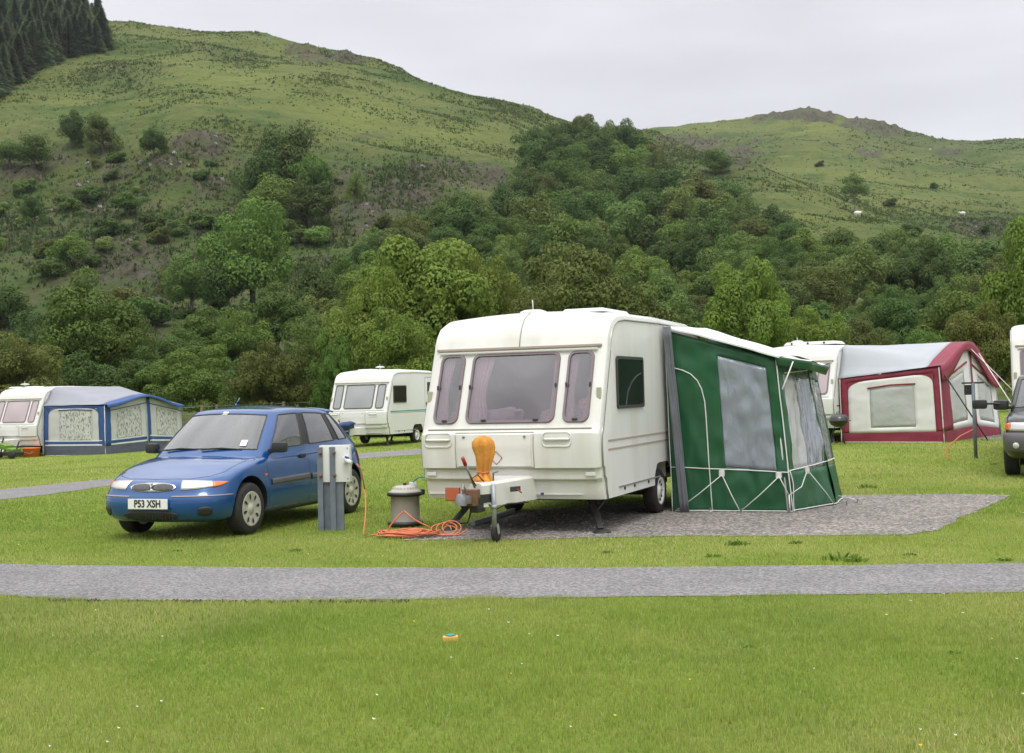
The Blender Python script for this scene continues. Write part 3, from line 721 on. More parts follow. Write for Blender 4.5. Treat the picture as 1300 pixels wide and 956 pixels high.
tube(bm, [c, Vector((2.98, 3.3, .2)), Vector((3.05, 3.55, .02))], .006, 6); tube(bm, [Po2(.3, .05, .02), Vector((3.22, 4.1, .05)), (3.30, 4.0, .01)], .006, 6)
tube(bm, [Pf(.335, 0.0, .01), (1.62, 2.50, .01)], .01, 6)
obj('storm_cord', bm, 'cord_white', aw)
bm = NB()
for q in (q0, q1, q2, q3, (3.28, 4.0), (1.62, 2.49)): tube(bm, [(q[0], q[1], -.03), (q[0]+.01, q[1], .05), (q[0]+.03, q[1]-.02, .06)], .006, 6)
obj('peg', bm, 'steel', aw)
# inside the porch: poles and a folding table for depth behind the plastic
bm = NB()
for (a, b) in ((A1, T1), (A2, T2), (A3, T3)): tube(bm, [Vector(a)+Vector((-.05, .05, 0)), Vector(b)+Vector((-.05, .05, -.02))], .014, 8)
obj('pole', bm, 'galv', aw)
inn = thing('camping_chair', 'blue folding camping chair standing inside the green porch awning', 'chair', frame_pt(C1, -YAW, (2.1, 3.4, 0)), -YAW)
bm = NB(); box(bm, (0, 0, .45), (.55, .5, .05), bevel=.02); obj('seat', bm, 'slate_cloth', inn)
bm = NB(); box(bm, (0, .27, .78), (.55, .05, .62), Matrix.Rotation(-.2, 3, 'X'), bevel=.02); obj('backrest', bm, 'slate_cloth', inn)
for x in (-.26, .26):
    for y in (-.22, .22):
        bm = NB(); tube(bm, [(x, y, 0), (x, y*.9, .44)], .012, 6); obj('leg', bm, 'galv', inn)
# ---- blue and grey awning of the left caravan
def big_awning(label, O, rz, fx0, fx1, fy0, flare, L, cfg):
    t = thing('awning', label, 'awning', O, rz)
    zf, zo, zp, zo2 = cfg['zf'], cfg['zo'], cfg['zp'], cfg['zo2']
    B0, B1 = (fx0, fy0, 0), (fx1, fy0-.02, 0); U0, U1 = (fx0, fy0+.02, zf), (fx1-.08, fy0+.04, zo)
    P = patch([B0, B1, U1, U0], wr=.02, seed=cfg['seed'])
    c1_, c2_, sk_ = cfg['band'], cfg['infill'], cfg['skirt']
    w_ = cfg['win']; pl = cfg['panel']     # rectangles in u,v
    inp = lambda u, v: True
    fr = cloth('front_panel', P, c1_, t, rect=(0, 1, cfg['sv'], 1), holes=[pl], n=26)
    cloth('infill', P, c2_, fr, rect=pl, holes=[w_], n=22, off=.002)
    if cfg.get('net'): cloth('net_curtain', P, 'net_print', fr, rect=w_, n=20)
    else: cloth('plastic_window', P, cfg['pvc'], fr, rect=w_, n=12)
    # rounded upper corners of the infill, and the window head
    bm = NB(); cord(bm, P, [(w_[0]-.02, w_[3]+.015), ((w_[0]+w_[1])/2, w_[3]+.03), (w_[1]+.02, w_[3]+.012)], .028 if cfg.get('net') else .03, .012, mi=0); obj('window_band', bm, c1_, fr)
    for ux, s in ((pl[0], 1), (pl[1], -1)):
        bm = NB(); cc = P(ux, pl[3], .006); V = [cc]
        for k in range(9):
            a = k/8*math.pi/2; V.append(P(ux+s*.16*(1-math.sin(a)), pl[3]-.13*(1-math.cos(a)), .006))
        addq(bm, V, [(0, i, i+1) for i in range(1, 9)]); solid(obj('corner_gusset', bm, c1_, fr), .003)
    cloth('skirt', P, sk_, t, rect=(0, 1, 0, cfg['sv']), n=16)
    if cfg.get('stripes'):
        for v0, v1, m_ in cfg['stripes']: cloth('skirt_stripe', P, m_, fr, rect=(.03, .95, v0, v1), n=16, off=.006, th=.002)
    bm = NB(); cord(bm, P, [(.0, .0), (.0, 1)], .014, .012); cord(bm, P, [(1, 0), (1, 1)], .014, .012); cord(bm, P, [(.03, .01), (.99, .01)], .012, .012)
    obj('piping', bm, 'white_piping', fr)
    # outer side in two panels up to the peak
    k1, k2 = cfg['yp'], L
    D1 = (fx1+flare*k1/L, fy0+k1, 0); D2 = (fx1+flare, fy0+k2, 0); V1 = (D1[0]-.12, D1[1], zp); V2 = (D2[0]-.12, D2[1], zo2)
    for q, (a, b, c, d) in enumerate(((B1, D1, V1, U1), (D1, D2, V2, V1))):
        Q = patch([a, b, c, d], wr=.02, seed=cfg['seed']+3+q)
        h = cfg['ow']
        pn = cloth('outer_panel', Q, c2_, t, rect=(0, 1, cfg['sv'], 1), holes=[h], n=20)
        if cfg.get('net'): cloth('net_curtain', Q, 'net_print', pn, rect=h, n=16)
        else: cloth('plastic_window', Q, cfg['pvc'], pn, rect=h, n=10)
        cloth('skirt', Q, sk_, t, rect=(0, 1, 0, cfg['sv']), n=12)
        bm = NB(); cord(bm, Q, [(0, .88), (1, .88)] if cfg.get('net') else [(.1, .80), (.9, .82)], .022 if cfg.get('net') else .035, .01); obj('window_band', bm, c1_, pn)
        if cfg.get('stripes'):
            for v0, v1, m_ in cfg['stripes']: cloth('skirt_stripe', Q, m_, pn, rect=(.03, .97, v0, v1), n=12, off=.006, th=.002)
        cloth('corner_strip', Q, c1_, t, rect=(0, cfg['cs'] if q == 0 else .10, cfg['sv'], 1), n=12, off=.008)
    # roof: rises from the front edge, runs back along the wall, peak at the outer middle
    zw = cfg['zw']
    us = [0, .06, .14, .25, .4, .6, .8, 1]
    def rf(u, v, drop=0):
        y = fy0+L*u
        wall = Vector((fx0-.04, y, zf+.02+(zw-zf)*sstep(0, .16, u)))
        xo = fx1-.08+flare*u
        ty = L*u; zz = zo+.02+(zp-zo)*sstep(0, k1, ty) if ty < k1 else zp+(zo2-zp)*sstep(k1, L, ty)
        outp = Vector((xo+cfg['oh'], y, zz+.02-.0))
        p = wall.lerp(outp, v); ext = -.02*math.sin(math.pi*v)*sstep(0, .2, u); p.z += ext+.10*math.sin(math.pi*v)*(0)
        p.z += .012*noise.noise(Vector((u*5, v*5, 7+cfg['seed'])))
        return p
    bm = NB(); fr_ = cfg['hem']
    def col(v): return v
    grid(bm, lambda u, v: rf(u, v*(1-fr_)), 30, 16, mi=0); r1 = solid(obj('roof', bm, cfg['roof'], t), .004)
    bm = NB(); grid(bm, lambda u, v: rf(u, (1-fr_)+fr_*v), 30, 8, mi=0)
    hd = cfg['drop']
    grid(bm, lambda u, v: rf(u, 1)+Vector((.03*v, -cfg.get('fwd', 0)*v*(1-u), -hd*v*(.35+.65*abs(math.cos(u*math.pi*1.3))))), 30, 3, mi=0)
    solid(obj('hood', bm, c1_, t), .004)
    bm = NB()
    for (a, b) in ((B1, U1), (D1, V1), (D2, V2)): tube(bm, [a, b], .018, 8)
    obj('pole', bm, 'galv', t)
    Q = patch([D2, (fx0, fy0+L, 0), (fx0, fy0+L, zw), V2], seed=5); cloth('rear_panel', Q, c2_, t, n=8)
    return t
a3 = big_awning('blue and pale grey awning with patterned net curtains beside the left edge caravan', O3, -YAW, 1.16, 4.02, .33, .15, 4.3,
    dict(zf=1.82, zo=1.80, zp=2.12, zo2=1.72, zw=2.52, band='blue_cloth', infill='pale_cloth', skirt='slate_cloth', roof='grey_roof', pvc='thin_pvc',
         sv=.20, panel=(.085, .90, .20, .95), win=(.27, .78, .30, .90), ow=(.28, .86, .30, .84), yp=2.3, cs=.13, oh=.15, hem=.12, drop=.12, seed=40, net=True,
         stripes=((.205, .225, 'white_cloth'), (.235, .285, 'blue_cloth'), (.295, .31, 'white_cloth'))))
a4 = big_awning('burgundy and white awning with a pale grey roof on the right of the photo', O4, -YAW4, 1.16, 3.75, .45, .55, 3.3,
    dict(zf=1.62, zo=1.86, zp=2.48, zo2=1.6, zw=2.50, band='burgundy_cloth', infill='pale_cloth_b', skirt='burgundy_cloth', roof='light_grey_roof', pvc='fog_pvc',
         sv=.15, panel=(.08, .93, .15, .93), win=(.30, .74, .22, .80), ow=(.25, .8, .22, .74), yp=1.75, cs=.30, oh=.05, hem=.14, drop=.42, seed=60, fwd=.0))
bm = NB(); tube(bm, [(4.1, 1.9, 2.3), (5.6, .9, .9)], .008, 6); tube(bm, [(4.2, 2.2, 2.2), (5.7, 1.2, .0)], .012, 6); tube(bm, [(3.75, .6, 1.7), (4.6, 1.2, .0)], .018, 6, mi=1)
obj('guy_line', bm, ['cord_white', 'seal_dark'], a4)
# ------------------------------------------------------------------ cars
def half_shell(ring, top, bot, caps=None):
    pass
def make_car(cfg, label, loc, rz, group):
    root = thing('parked_car', label, 'car', loc, rz, group)
    W, L = cfg['W'], cfg['L']; paint = cfg['paint']
    kx = [0, .30, .56, .76, .885]; kf = cfg.get('kf', [0, .012, .045, .11, .21]); kr = cfg.get('kr', [0, .01, .03, .08, .17])
    ys = cfg['ys']; ny = len(ys)
    def ringpt(l, i):
        lv = cfg['levels'][l]; n = 5
        def zz(y):
            if l == 6: return interp(cfg['shoulder'], y)
            return lv[0]+(lv[1]-lv[0])*sstep(.15, .9, y)
        xs = lv[2]
        if i < n:
            y = kf[i]+lv[3]; x = kx[i]*W*xs; return Vector((x, y, zz(y) if l == 6 else lv[0]))
        if i < n+ny:
            y = ys[i-n]; y2 = y
            if y < .5: y2 = y+lv[3]*.6
            if y > L-.5: y2 = y-lv[4]*.6
            bow = 1-.045*((y-L*.5)/(L*.5))**2-.012*(1 if i in (n, n+ny-1) else 0)
            return Vector((W*xs*bow, y2, zz(y)))
        k = n-1-(i-n-ny); y = L-kr[k]-lv[4]; return Vector((kx[k]*W*xs, y, interp(cfg['shoulder'], y) if l == 6 else lv[1]-(lv[1]-lv[0])*.3))
    NR = 10+ny; NL = len(cfg['levels'])
    bm = NB(); V = [[bm.verts.new(ringpt(l, i)) for i in range(NR)] for l in range(NL)]
    for l in range(NL-1):
        for i in range(NR-1): f = bm.faces.new((V[l][i], V[l][i+1], V[l+1][i+1], V[l+1][i]))
    for l, up in ((NL-1, 1), (0, 0)):
        rows = [[V[l][k] for k in range(5)]]
        for s in range(ny):
            e = V[l][5+s]; r_ = []
            for k in range(4):
                x = e.co.x*kx[k]/.885*.9; q = kx[k]/.885*.9; cr = interp(cfg['crown'], ys[s]) if up else 0
                r_.append(bm.verts.new((x, e.co.y-(.02*q if up else 0), e.co.z+cr*(1-q**2.4))))
            rows.append(r_+[e])
        rows.append([V[l][NR-1-k] for k in range(5)])
        for a in range(len(rows)-1):
            for k in range(4):
                q = (rows[a][k], rows[a][k+1], rows[a+1][k+1], rows[a+1][k])
                f = bm.faces.new(q if up else q[::-1])
                ym = (rows[a][k].co.y+rows[a+1][k].co.y)/2
                if up and cfg['cab'][0] < ym < cfg['cab'][1]: f.material_index = 1
                if not up: f.material_index = 1
    bmesh.ops.mirror(bm, geom=bm.verts[:]+bm.edges[:]+bm.faces[:], axis='X', merge_dist=1e-4)
    bmesh.ops.recalc_face_normals(bm, faces=bm.faces)
    body = obj('body', bm, [paint, 'black_plastic'], root, smooth=True)
    m = body.modifiers.new('s', 'SUBSURF'); m.levels = 2; m.render_levels = 2
    bake(body)
    # wheel arches
    for yw in (cfg['fw'], cfg['rw']):
        for sg in (1, -1):
            bm = NB(); lathe(bm, [(cfg['arch'], sg*(W-.26)), (cfg['arch'], sg*(W+.3))], (0, yw, cfg['wr']+.03), 48, 'X')
            bmesh.ops.recalc_face_normals(bm, faces=bm.faces)
            for f in bm.faces: f.material_index = 1; f.smooth = False
            cu = obj('cut', bm, [paint, 'black_plastic'], root); md = body.modifiers.new('b', 'BOOLEAN'); md.object = cu; md.operation = 'DIFFERENCE'; md.solver = 'EXACT'
            bake(body); bpy.data.objects.remove(cu)
    body.data.shade_smooth(); body.data.set_sharp_from_angle(angle=R(38))
    bmx = NB(); bmx.from_mesh(body.data); T = BVHTree.FromBMesh(bmx); bmx.free()
    # greenhouse
    gc = cfg['cols']; zb, zw0, zw1 = cfg['gz']; n = len(gc)
    def zbelt(y): return interp(cfg['belt'], y)
    def gp_(c, t):      # t 0 belt .. 1 roof edge
        b, tp = Vector(c['b']), Vector(c['t']); zt = c['t'][2]
        p = b.lerp(tp, t); bul = math.sin(math.pi*min(1, max(0, t)))*.022
        if c['k'] in 'wr': p.y += (-1 if c['k'] == 'w' else 1)*bul*1.1
        else: p.x += bul
        return p
    tl = [-.14, -.03, .07, .35, .66, .90, 1.0]
    bm = NB(); GV = [[bm.verts.new(gp_(c, t)) for c in gc] for t in tl]
    for a in range(len(tl)-1):
        for i in range(n-1):
            f = bm.faces.new((GV[a][i], GV[a][i+1], GV[a+1][i+1], GV[a+1][i]))
            gl = 2 <= a <= 4; m_ = gc[i]['m']
            f.material_index = (m_ if gl else (3 if m_ == 3 and a < 5 and a > 1 else 0))
    # roof grid
    nf_ = sum(1 for c in gc if c['k'] == 'w'); nr_ = sum(1 for c in gc if c['k'] == 'r')
    rows = [[GV[-1][k] for k in range(nf_)]]
    q = [gc[k]['t'][0]/gc[nf_-1]['t'][0] for k in range(nf_)]
    for i in range(nf_, n-nr_):
        e = GV[-1][i]; rows.append([bm.verts.new((e.co.x*q[k]*.97, e.co.y-.02*q[k], e.co.z+interp(cfg['rcrown'], e.co.y)*(1-q[k]**2.2))) for k in range(nf_-1)]+[e])
    rows.append([GV[-1][n-1-k] for k in range(nf_)])
    for a in range(len(rows)-1):
        for k in range(nf_-1): bm.faces.new((rows[a][k], rows[a][k+1], rows[a+1][k+1], rows[a+1][k]))
    bmesh.ops.mirror(bm, geom=bm.verts[:]+bm.edges[:]+bm.faces[:], axis='X', merge_dist=1e-4)
    bmesh.ops.recalc_face_normals(bm, faces=bm.faces)
    if sum(f.normal.z for f in bm.faces if f.calc_center_median().z > 1.3) < 0: bmesh.ops.reverse_faces(bm, faces=bm.faces)
    g = obj('greenhouse', bm, [paint, 'car_glass', 'car_side_glass', 'black_plastic', 'car_side_glass'], root, smooth=True)
    m = g.modifiers.new('s', 'SUBSURF'); m.levels = 3; m.render_levels = 3; bake(g); me = g.data
    def part(nm, test, mt, par):
        bm = NB(); bm.from_mesh(me)
        bmesh.ops.delete(bm, geom=[f for f in bm.faces if not test(f)], context='FACES')
        for f in bm.faces: f.material_index = 0
        return obj(nm, bm, mt, par, smooth=True) if bm.faces else None
    part('roof', lambda f: f.material_index == 0, paint, root)
    part('pillar', lambda f: f.material_index == 3, 'black_plastic', root)
    def pane_isl(nm, idx, mt):
        bm = NB(); bm.from_mesh(me); bm.faces.ensure_lookup_table(); seen = set(); isl = []
        for f in bm.faces:
            if f.material_index != idx or f.index in seen: continue
            st = [f]; seen.add(f.index); cur = []
            while st:
                x = st.pop(); cur.append(x.index)
                for e in x.edges:
                    for o_ in e.link_faces:
                        if o_.material_index == idx and o_.index not in seen: seen.add(o_.index); st.append(o_)
            isl.append(set(cur))
        bm.free()
        for s in isl:
            b2 = NB(); b2.from_mesh(me); b2.faces.ensure_lookup_table()
            bmesh.ops.delete(b2, geom=[f for f in b2.faces if f.index not in s], context='FACES')
            for f in b2.faces: f.material_index = 0
            be = [e for e in b2.edges if e.is_boundary]; adj = {}
            for e in be:
                for a_, c_ in ((e.verts[0], e.verts[1]), (e.verts[1], e.verts[0])): adj.setdefault(a_, []).append(c_)
            st = be[0].verts[0]; loop = [st]; prev = None; cur = st
            while True:
                nx = [v for v in adj[cur] if v != prev]
                nx = nx[0]; prev, cur = cur, nx
                if cur == st or len(loop) > 5000: break
                loop.append(cur)
            pts = [v.co.copy() for v in loop]
            o = obj(nm, b2, mt, root, smooth=True)
            b3 = NB(); tube(b3, pts, cfg.get('seal', .009), 6, closed=True); obj('window_seal', b3, 'seal_dark', o)
    pane_isl('windscreen', 1, 'car_glass'); pane_isl('side_window', 2, 'car_side_glass'); pane_isl('rear_window', 4, 'car_side_glass')
    bpy.data.objects.remove(g)
    # projections on to the body
    cy = cfg.get('pc', .95)
    def pol(phi, z, off=.004, back=False):
        a = R(phi); d = Vector((math.sin(a), -math.cos(a) if not back else math.cos(a), 0)); c = Vector((0, cy if not back else L-cy, z))
        h = T.ray_cast(c+d*3, -d)
        if h[0] is None: return None
        return h[0]+d*off
    def side(y, z, off=.004, s=1):
        h = T.ray_cast(Vector((s*3, y, z)), Vector((-s, 0, 0)))
        return None if h[0] is None else h[0]+Vector((s*off, 0, 0))
    def topp(x, y, off=.004):
        h = T.ray_cast(Vector((x, y, 3)), Vector((0, 0, -1)))
        return None if h[0] is None else h[0]+Vector((0, 0, off))
    def ppatch(nm, fn, mt, nu=16, nv=6, par=root, t=.006, dome=0.0):
        bm = NB(); grid(bm, fn, nu, nv); bmesh.ops.recalc_face_normals(bm, faces=bm.faces)
        o = obj(nm, bm, mt, par); return solid(o, t, 0)
    H = dict(root=root, body=body, pol=pol, side=side, topp=topp, ppatch=ppatch, T=T)
    # shut lines
    bm = NB()
    for s in (1, -1):
        for ln in cfg['lines']:
            P_ = []
            for (y0, z0), (y1, z1) in zip(ln, ln[1:]):
                for k in range(10):
                    q = side(y0+(y1-y0)*k/10, z0+(z1-z0)*k/10, -.001, s)
                    if q: P_.append(q)
            if len(P_) > 2: tube(bm, P_, .0045, 5)
    for ln in cfg['hood']:
        for s in (1, -1):
            P_ = []
            for (x0, y0), (x1, y1) in zip(ln, ln[1:]):
                for k in range(10):
                    q = topp(s*(x0+(x1-x0)*k/10), y0+(y1-y0)*k/10, -.001)
                    if q: P_.append(q)
            if len(P_) > 2: tube(bm, P_, .004, 5)
    obj('shut_line', bm, 'seal_dark', body)
    # wheels
    for yw in (cfg['fw'], cfg['rw']):
        for s in (1, -1):
            r_ = cfg['wr']; tw = cfg['tw']; X = s*(W-.015-tw/2)
            bm = NB(); k = r_/.295
            lathe(bm, [(.19*k, -tw/2), (.265*k, -tw/2-.004), (.285*k, -tw/2+.012), (.295*k, -tw/2+.035), (.295*k, tw/2-.035), (.285*k, tw/2-.012), (.265*k, tw/2+.004), (.19*k, tw/2)], (X, yw, r_), 40, 'X', caps=False)
            for q in range(4): lathe(bm, [(.2955*k, -.05+q*.03), (.2955*k, -.044+q*.03)], (X, yw, r_), 40, 'X')
            wl = obj('wheel', bm, 'tyre', root)
            bm = NB(); t = s*tw/2
            lathe(bm, [(0, t*1.02), (.045*k, t*1.03), (.055*k, t*.86), (.09*k, t*.90), (.150*k, t*.98), (.178*k, t*.98), (.195*k, t*1.06), (.20*k, t*.9), (.20*k, -t)], (X, yw, r_), 36, 'X', mi=0)
            ns = cfg.get('spokes', 8)
            for q in range(ns):
                a = 2*math.pi*q/ns+.2; rr = .148*k
                o1 = [(rr*.9+.036*k*math.cos(b_), (.017+.009*math.cos(b_))*k*math.sin(b_)) for b_ in [2*math.pi*j/12 for j in range(12)]]
                vs_2 = [Vector((X+t*.985+s*.004, yw+p*math.cos(a)-qq*math.sin(a), r_+p*math.sin(a)+qq*math.cos(a))) for p, qq in o1]
                vs_2 = [Vector((v.x, v.y, v.z)) for v in vs_2]; 
                addq(bm, vs_2, [tuple(range(12))], 1)
            obj('hubcap', bm, ['wheel_silver', 'black_plastic'], wl)
    # cabin
    for (x, y) in cfg['seats']:
        bm = NB(); zs = cfg['seat_z']
        box(bm, (x, y, zs-.25), (.46, .13, .62), Matrix.Rotation(-.25, 3, 'X'), bevel=.05); st = obj('seat', bm, 'seat_fabric', root, angle=50)
        bm = NB(); box(bm, (x, y+.09, zs+.14), (.25, .09, .16), Matrix.Rotation(-.2, 3, 'X'), bevel=.035); obj('headrest', bm, 'seat_fabric', st, angle=50)
    bm = NB(); P_ = []
    wc = Vector(cfg['wheelpos'])
    tube(bm, [wc+Vector((.18*math.cos(a), -.18*math.sin(a)*.35, .18*math.sin(a)*.93)) for a in [2*math.pi*j/24 for j in range(24)]], .016, 8, closed=True)
    box(bm, wc, (.32, .03, .05), bevel=.01); obj('steering_wheel', bm, 'black_plastic', root)
    bm = NB(); box(bm, (0, cfg['dash'][0], cfg['dash'][1]), (W*1.5, .35, .12), bevel=.03); obj('dashboard', bm, 'grey_trim', root)
    # mirrors
    for s in (1, -1):
        bm = NB(); mx_, my_, mz_ = cfg['mirror']; sc_ = cfg.get('ms', 1)
        box(bm, (s*(mx_+.10), my_, mz_), (.19*sc_, .10*sc_, .125*sc_), Matrix.Rotation(s*.25, 3, 'Z'), bevel=.04*sc_, mi=0); beam(bm, (s*(mx_-.06), my_+.02, mz_-.05), (s*(mx_+.05), my_, mz_-.03), .05, .05, .01)
        obj('door_mirror', bm, 'black_plastic', root, angle=50)
    for s in (1, -1):
        for (hy, hz) in cfg['handles']:
            p = side(hy, hz, .012, s)
            if p: bm = NB(); box(bm, p, (.03, .14, .05), bevel=.012); obj('door_handle', bm, 'black_plastic', body, angle=50)
    return root, H
def mkcols(ws, sides, rear):
    C_ = []
    for (b, t, m) in ws: C_.append(dict(b=b, t=t, k='w', m=m))
    for (b, t, m) in sides: C_.append(dict(b=b, t=t, k='s', m=m))
    for (b, t, m) in rear: C_.append(dict(b=b, t=t, k='r', m=m))
    return C_
zb = .905
hatch = dict(W=.845, L=3.97, paint='car_blue', ys=[.38, .62, .85, 1.10, 1.35, 1.8, 2.3, 2.8, 3.1, 3.35, 3.62],
    levels=[(.19, .19, .88, .15, .15), (.245, .24, .965, .025, .03), (.36, .38, 1.005, 0, 0), (.475, .52, 1.01, .004, 0), (.515, .64, .995, .045, .06), (.60, .78, .975, .075, .09), (.66, .9, .925, .15, .17)],
    shoulder=[(0, .665), (.2, .672), (.4, .715), (.62, .77), (.85, .815), (1.1, .855), (1.35, .88), (1.8, .90), (2.3, .915), (2.8, .935), (3.35, .955), (3.62, .95), (3.97, .93)],
    crown=[(0, .03), (.4, .05), (.85, .06), (1.2, .055), (1.5, .03), (4, .02)], cab=(1.2, 3.75),
    fw=.80, rw=3.30, arch=.345, wr=.295, tw=.185, gz=(zb, .95, 1.33),
    belt=[(0, .9), (4, .95)],
    cols=mkcols([((0, .98, .915), (0, 1.62, 1.425), 1), ((.26, .995, .912), (.22, 1.63, 1.422), 1), ((.52, 1.045, .905), (.41, 1.66, 1.412), 1), ((.70, 1.14, .895), (.53, 1.73, 1.395), 0)],
                [((.765, 1.27, .895), (.575, 1.86, 1.395), 2), ((.785, 1.7, .905), (.60, 2.05, 1.410), 2), ((.79, 2.10, .91), (.61, 2.20, 1.412), 3), ((.79, 2.20, .915), (.61, 2.30, 1.412), 2), ((.785, 2.6, .925), (.605, 2.6, 1.402), 2), ((.775, 3.0, .935), (.595, 2.87, 1.385), 3), ((.77, 3.05, .94), (.59, 2.92, 1.380), 2), ((.75, 3.38, .95), (.57, 3.08, 1.360), 0)],
                [((.66, 3.72, .945), (.50, 3.32, 1.325), 0), ((.5, 3.80, .945), (.40, 3.36, 1.335), 4), ((.25, 3.84, .945), (.21, 3.38, 1.345), 4), ((0, 3.85, .945), (0, 3.39, 1.350), 4)]),
    rcrown=[(1.6, .02), (2.2, .045), (3.0, .04), (3.4, .02)],
    lines=[[(1.19, .24), (1.20, .5), (1.17, .72), (1.22, .87)], [(2.16, .24), (2.16, .90)], [(2.16, .25), (1.19, .25)], [(2.17, .25), (2.85, .25), (2.98, .45), (3.02, .66), (3.02, .91)]],
    hood=[[(0, .185), (.40, .22), (.60, .33), (.68, .5), (.70, .8), (.69, 1.06)]],
    seats=[(-.35, 1.95), (.35, 1.95), (-.38, 2.85), (.38, 2.85)], seat_z=1.05, wheelpos=(-.36, 1.50, .97), dash=(1.33, .90),
    mirror=(.80, 1.33, .965), handles=[(2.02, .83), (2.93, .86)])
CAR_Y = -.345
car, H = make_car(hatch, 'blue five door hatchback parked on the grass at the left', (-4.19, 14.42, 0), CAR_Y, 'cars parked on the site'); car.scale = (1.02, 1.03, 1.04)
pol, side, topp, ppatch, body = H['pol'], H['side'], H['topp'], H['ppatch'], H['body']
def strip(nm, f0, f1, z0, z1, mt, off=.004, par=car, nu=24, nv=4, t=.006, shape=None, ee=None):
    """polar patch: phi f0..f1, z0/z1 functions of u"""
    def fn(u, v):
        a = z0(u) if callable(z0) else z0; b = z1(u) if callable(z1) else z1
        p = pol(f0+(f1-f0)*u, a+(b-a)*v, off); return p if p else Vector((0, .2, a))
    return ppatch(nm, fn, mt, nu, nv, par, t)
bm_n = 0
for s in (1, -1):
    zt = lambda u: .662-.010*u-.03*u**3; zbm = lambda u: .562+.012*u+.055*u**2.5
    hl = strip('headlamp', s*23, s*55, zbm, zt, 'lamp_clear', .006)
    strip('indicator', s*44, s*54.5, lambda u: .585+.04*u**1.5, lambda u: .647-.012*u, 'amber', .011, par=hl, nu=8)
    strip('bumper_strip', s*17, s*58, .489, .499, 'trim_beige', .006, nu=20, nv=2)
    strip('fog_recess', s*34, s*43, lambda u: .30-.03*math.sin(math.pi*u), lambda u: .36+.02*math.sin(math.pi*u), 'black_plastic', .003, nu=10)
def ell(u): return math.sin(math.pi*min(1, max(0, u)))**.35
gr = strip('grille', -19.5, 19.5, lambda u: .592-.050*ell(u), lambda u: .592+.048*ell(u), 'chrome', .008)
for s in (1, -1): strip('mesh', s*1.1, s*17.9, lambda u: .592-.037*ell(u*.88+.12), lambda u: .592+.035*ell(u*.88+.12), 'grille_grey', .014, par=gr, nu=12)
bm = NB(); p = pol(0, .60, .02); 
lathe(bm, [(.0, -.006), (.024, -.004), (.03, .004)], p, 16, 'Y', squash=lambda v, a: Vector((v.x*.8, v.y, v.z*1.15))); obj('badge', bm, 'grille_grey', gr)
bm = NB()
tube(bm, [p+Vector((-.015, -.010, .02)), p+Vector((0, -.012, -.022)), p+Vector((.015, -.010, .02))], .004, 5); obj('emblem', bm, 'chrome', gr)
it = strip('lower_intake', -22, 22, lambda u: .28-.055*ell(u), lambda u: .28+.06*ell(u), 'black_plastic', .004)
bm = NB()
for k in range(15):
    q = pol(-18+k*2.57, .28, .012); box(bm, q, (.008, .006, .07))
obj('intake_rib', bm, 'black_plastic', it)
pp = pol(0, .415, .014)
plt = NB(); box(plt, pp+Vector((0, -.004, 0)), (.52, .012, .112), bevel=.003); plate = obj('number_plate', plt, 'plate_white', car)
tm = text_mesh('P53 XSH', .112, .001, bold=.0028, xs=.86)
tm.transform(Matrix.Translation(pp+Vector((0, -.0125, 0))) @ Matrix.Rotation(R(90), 4, 'X')); obj('lettering', tm, 'ink', plate)
bm = NB(); box(bm, pp+Vector((0, .02, -.06)), (.56, .03, .01)); obj('plate_holder', bm, 'black_plastic', plate)
for s in (1, -1):       # side mouldings in two pieces, repeater, sill, rear lamp
    for a, b in ((1.24, 2.13), (2.19, 2.93)):
        def fn(u, v, a=a, b=b): 
            q = side(a+(b-a)*u, .535+.07*v+.012*u, .012, s); return q
        ppatch('side_moulding', fn, 'grey_trim', 16, 3, body, .012)
    q = side(1.12, .66, .006, s); bm = NB(); box(bm, q, (.012, .045, .022), bevel=.004); obj('side_repeater', bm, 'amber', body)
    def fs(u, v): return side(1.14+1.8*u, .205+.045*v, .006, s) or Vector((s*.8, 1.5, .2))
    ppatch('sill', fs, 'black_plastic', 16, 2, body, .006)
    def fr(u, v): return pol(s*(35+18*u), .68+.16*v, .006, True) or Vector((0, 3.8, .7))
    ppatch('rear_lamp', fr, 'red_lens', 8, 5, car, .006)
bm = NB(); tube(bm, [(0, 1.80, 1.45), (0, 1.82, 1.48)], [.016, .010], 8); tube(bm, [(0, 1.82, 1.48), (0, 1.90, 1.55)], .006, 6); obj('roof_aerial', bm, 'car_blue', car)
for a, b in (((-.05, 1.03), (-.52, 1.10)), ((.52, 1.06), (.02, 1.05))):
    bm = NB(); pts = []
    for k in range(9):
        t = k/8; x = a[0]+(b[0]-a[0])*t; yb = 1.02+.13*(abs(x)/.7)**2.0
        pts.append((x, yb-.015+.03*(1-t), .935-.02*(abs(x)/.7)**2+.025+.035*(1-abs(2*t-1))*.4))
    tube(bm, pts, .011, 6); obj('wiper', bm, 'black_plastic', car)
def ws_pt(x, t, off=.012):    # a point just inside the windscreen
    r_ = abs(x)/.6; return Vector((x*(1-.22*t), 1.0+.64*t+.08*r_*r_+off-.02*math.sin(math.pi*t), .915+.51*t-.012*r_))
def sticker(nm, x0, x1, t0, t1, m_):
    bm = NB(); grid(bm, lambda u, v: ws_pt(x0+(x1-x0)*u, t0+(t1-t0)*v, -.022), 2, 2); obj(nm, bm, m_, car)
sticker('tax_disc', .49, .57, .17, .30, 'paper'); sticker('sticker', -.02, .07, .86, .93, 'paper')
bm = NB(); box(bm, (0, 1.72, 1.27), (.20, .03, .06), bevel=.012); obj('rear_view_mirror', bm, 'black_plastic', car)
bm = NB()
def sp(u, v): return Vector((-.5+u, 3.30+.13*v, 1.385-.0*v+.012*math.sin(math.pi*v)-.05*(abs(u-.5)*2)**3))
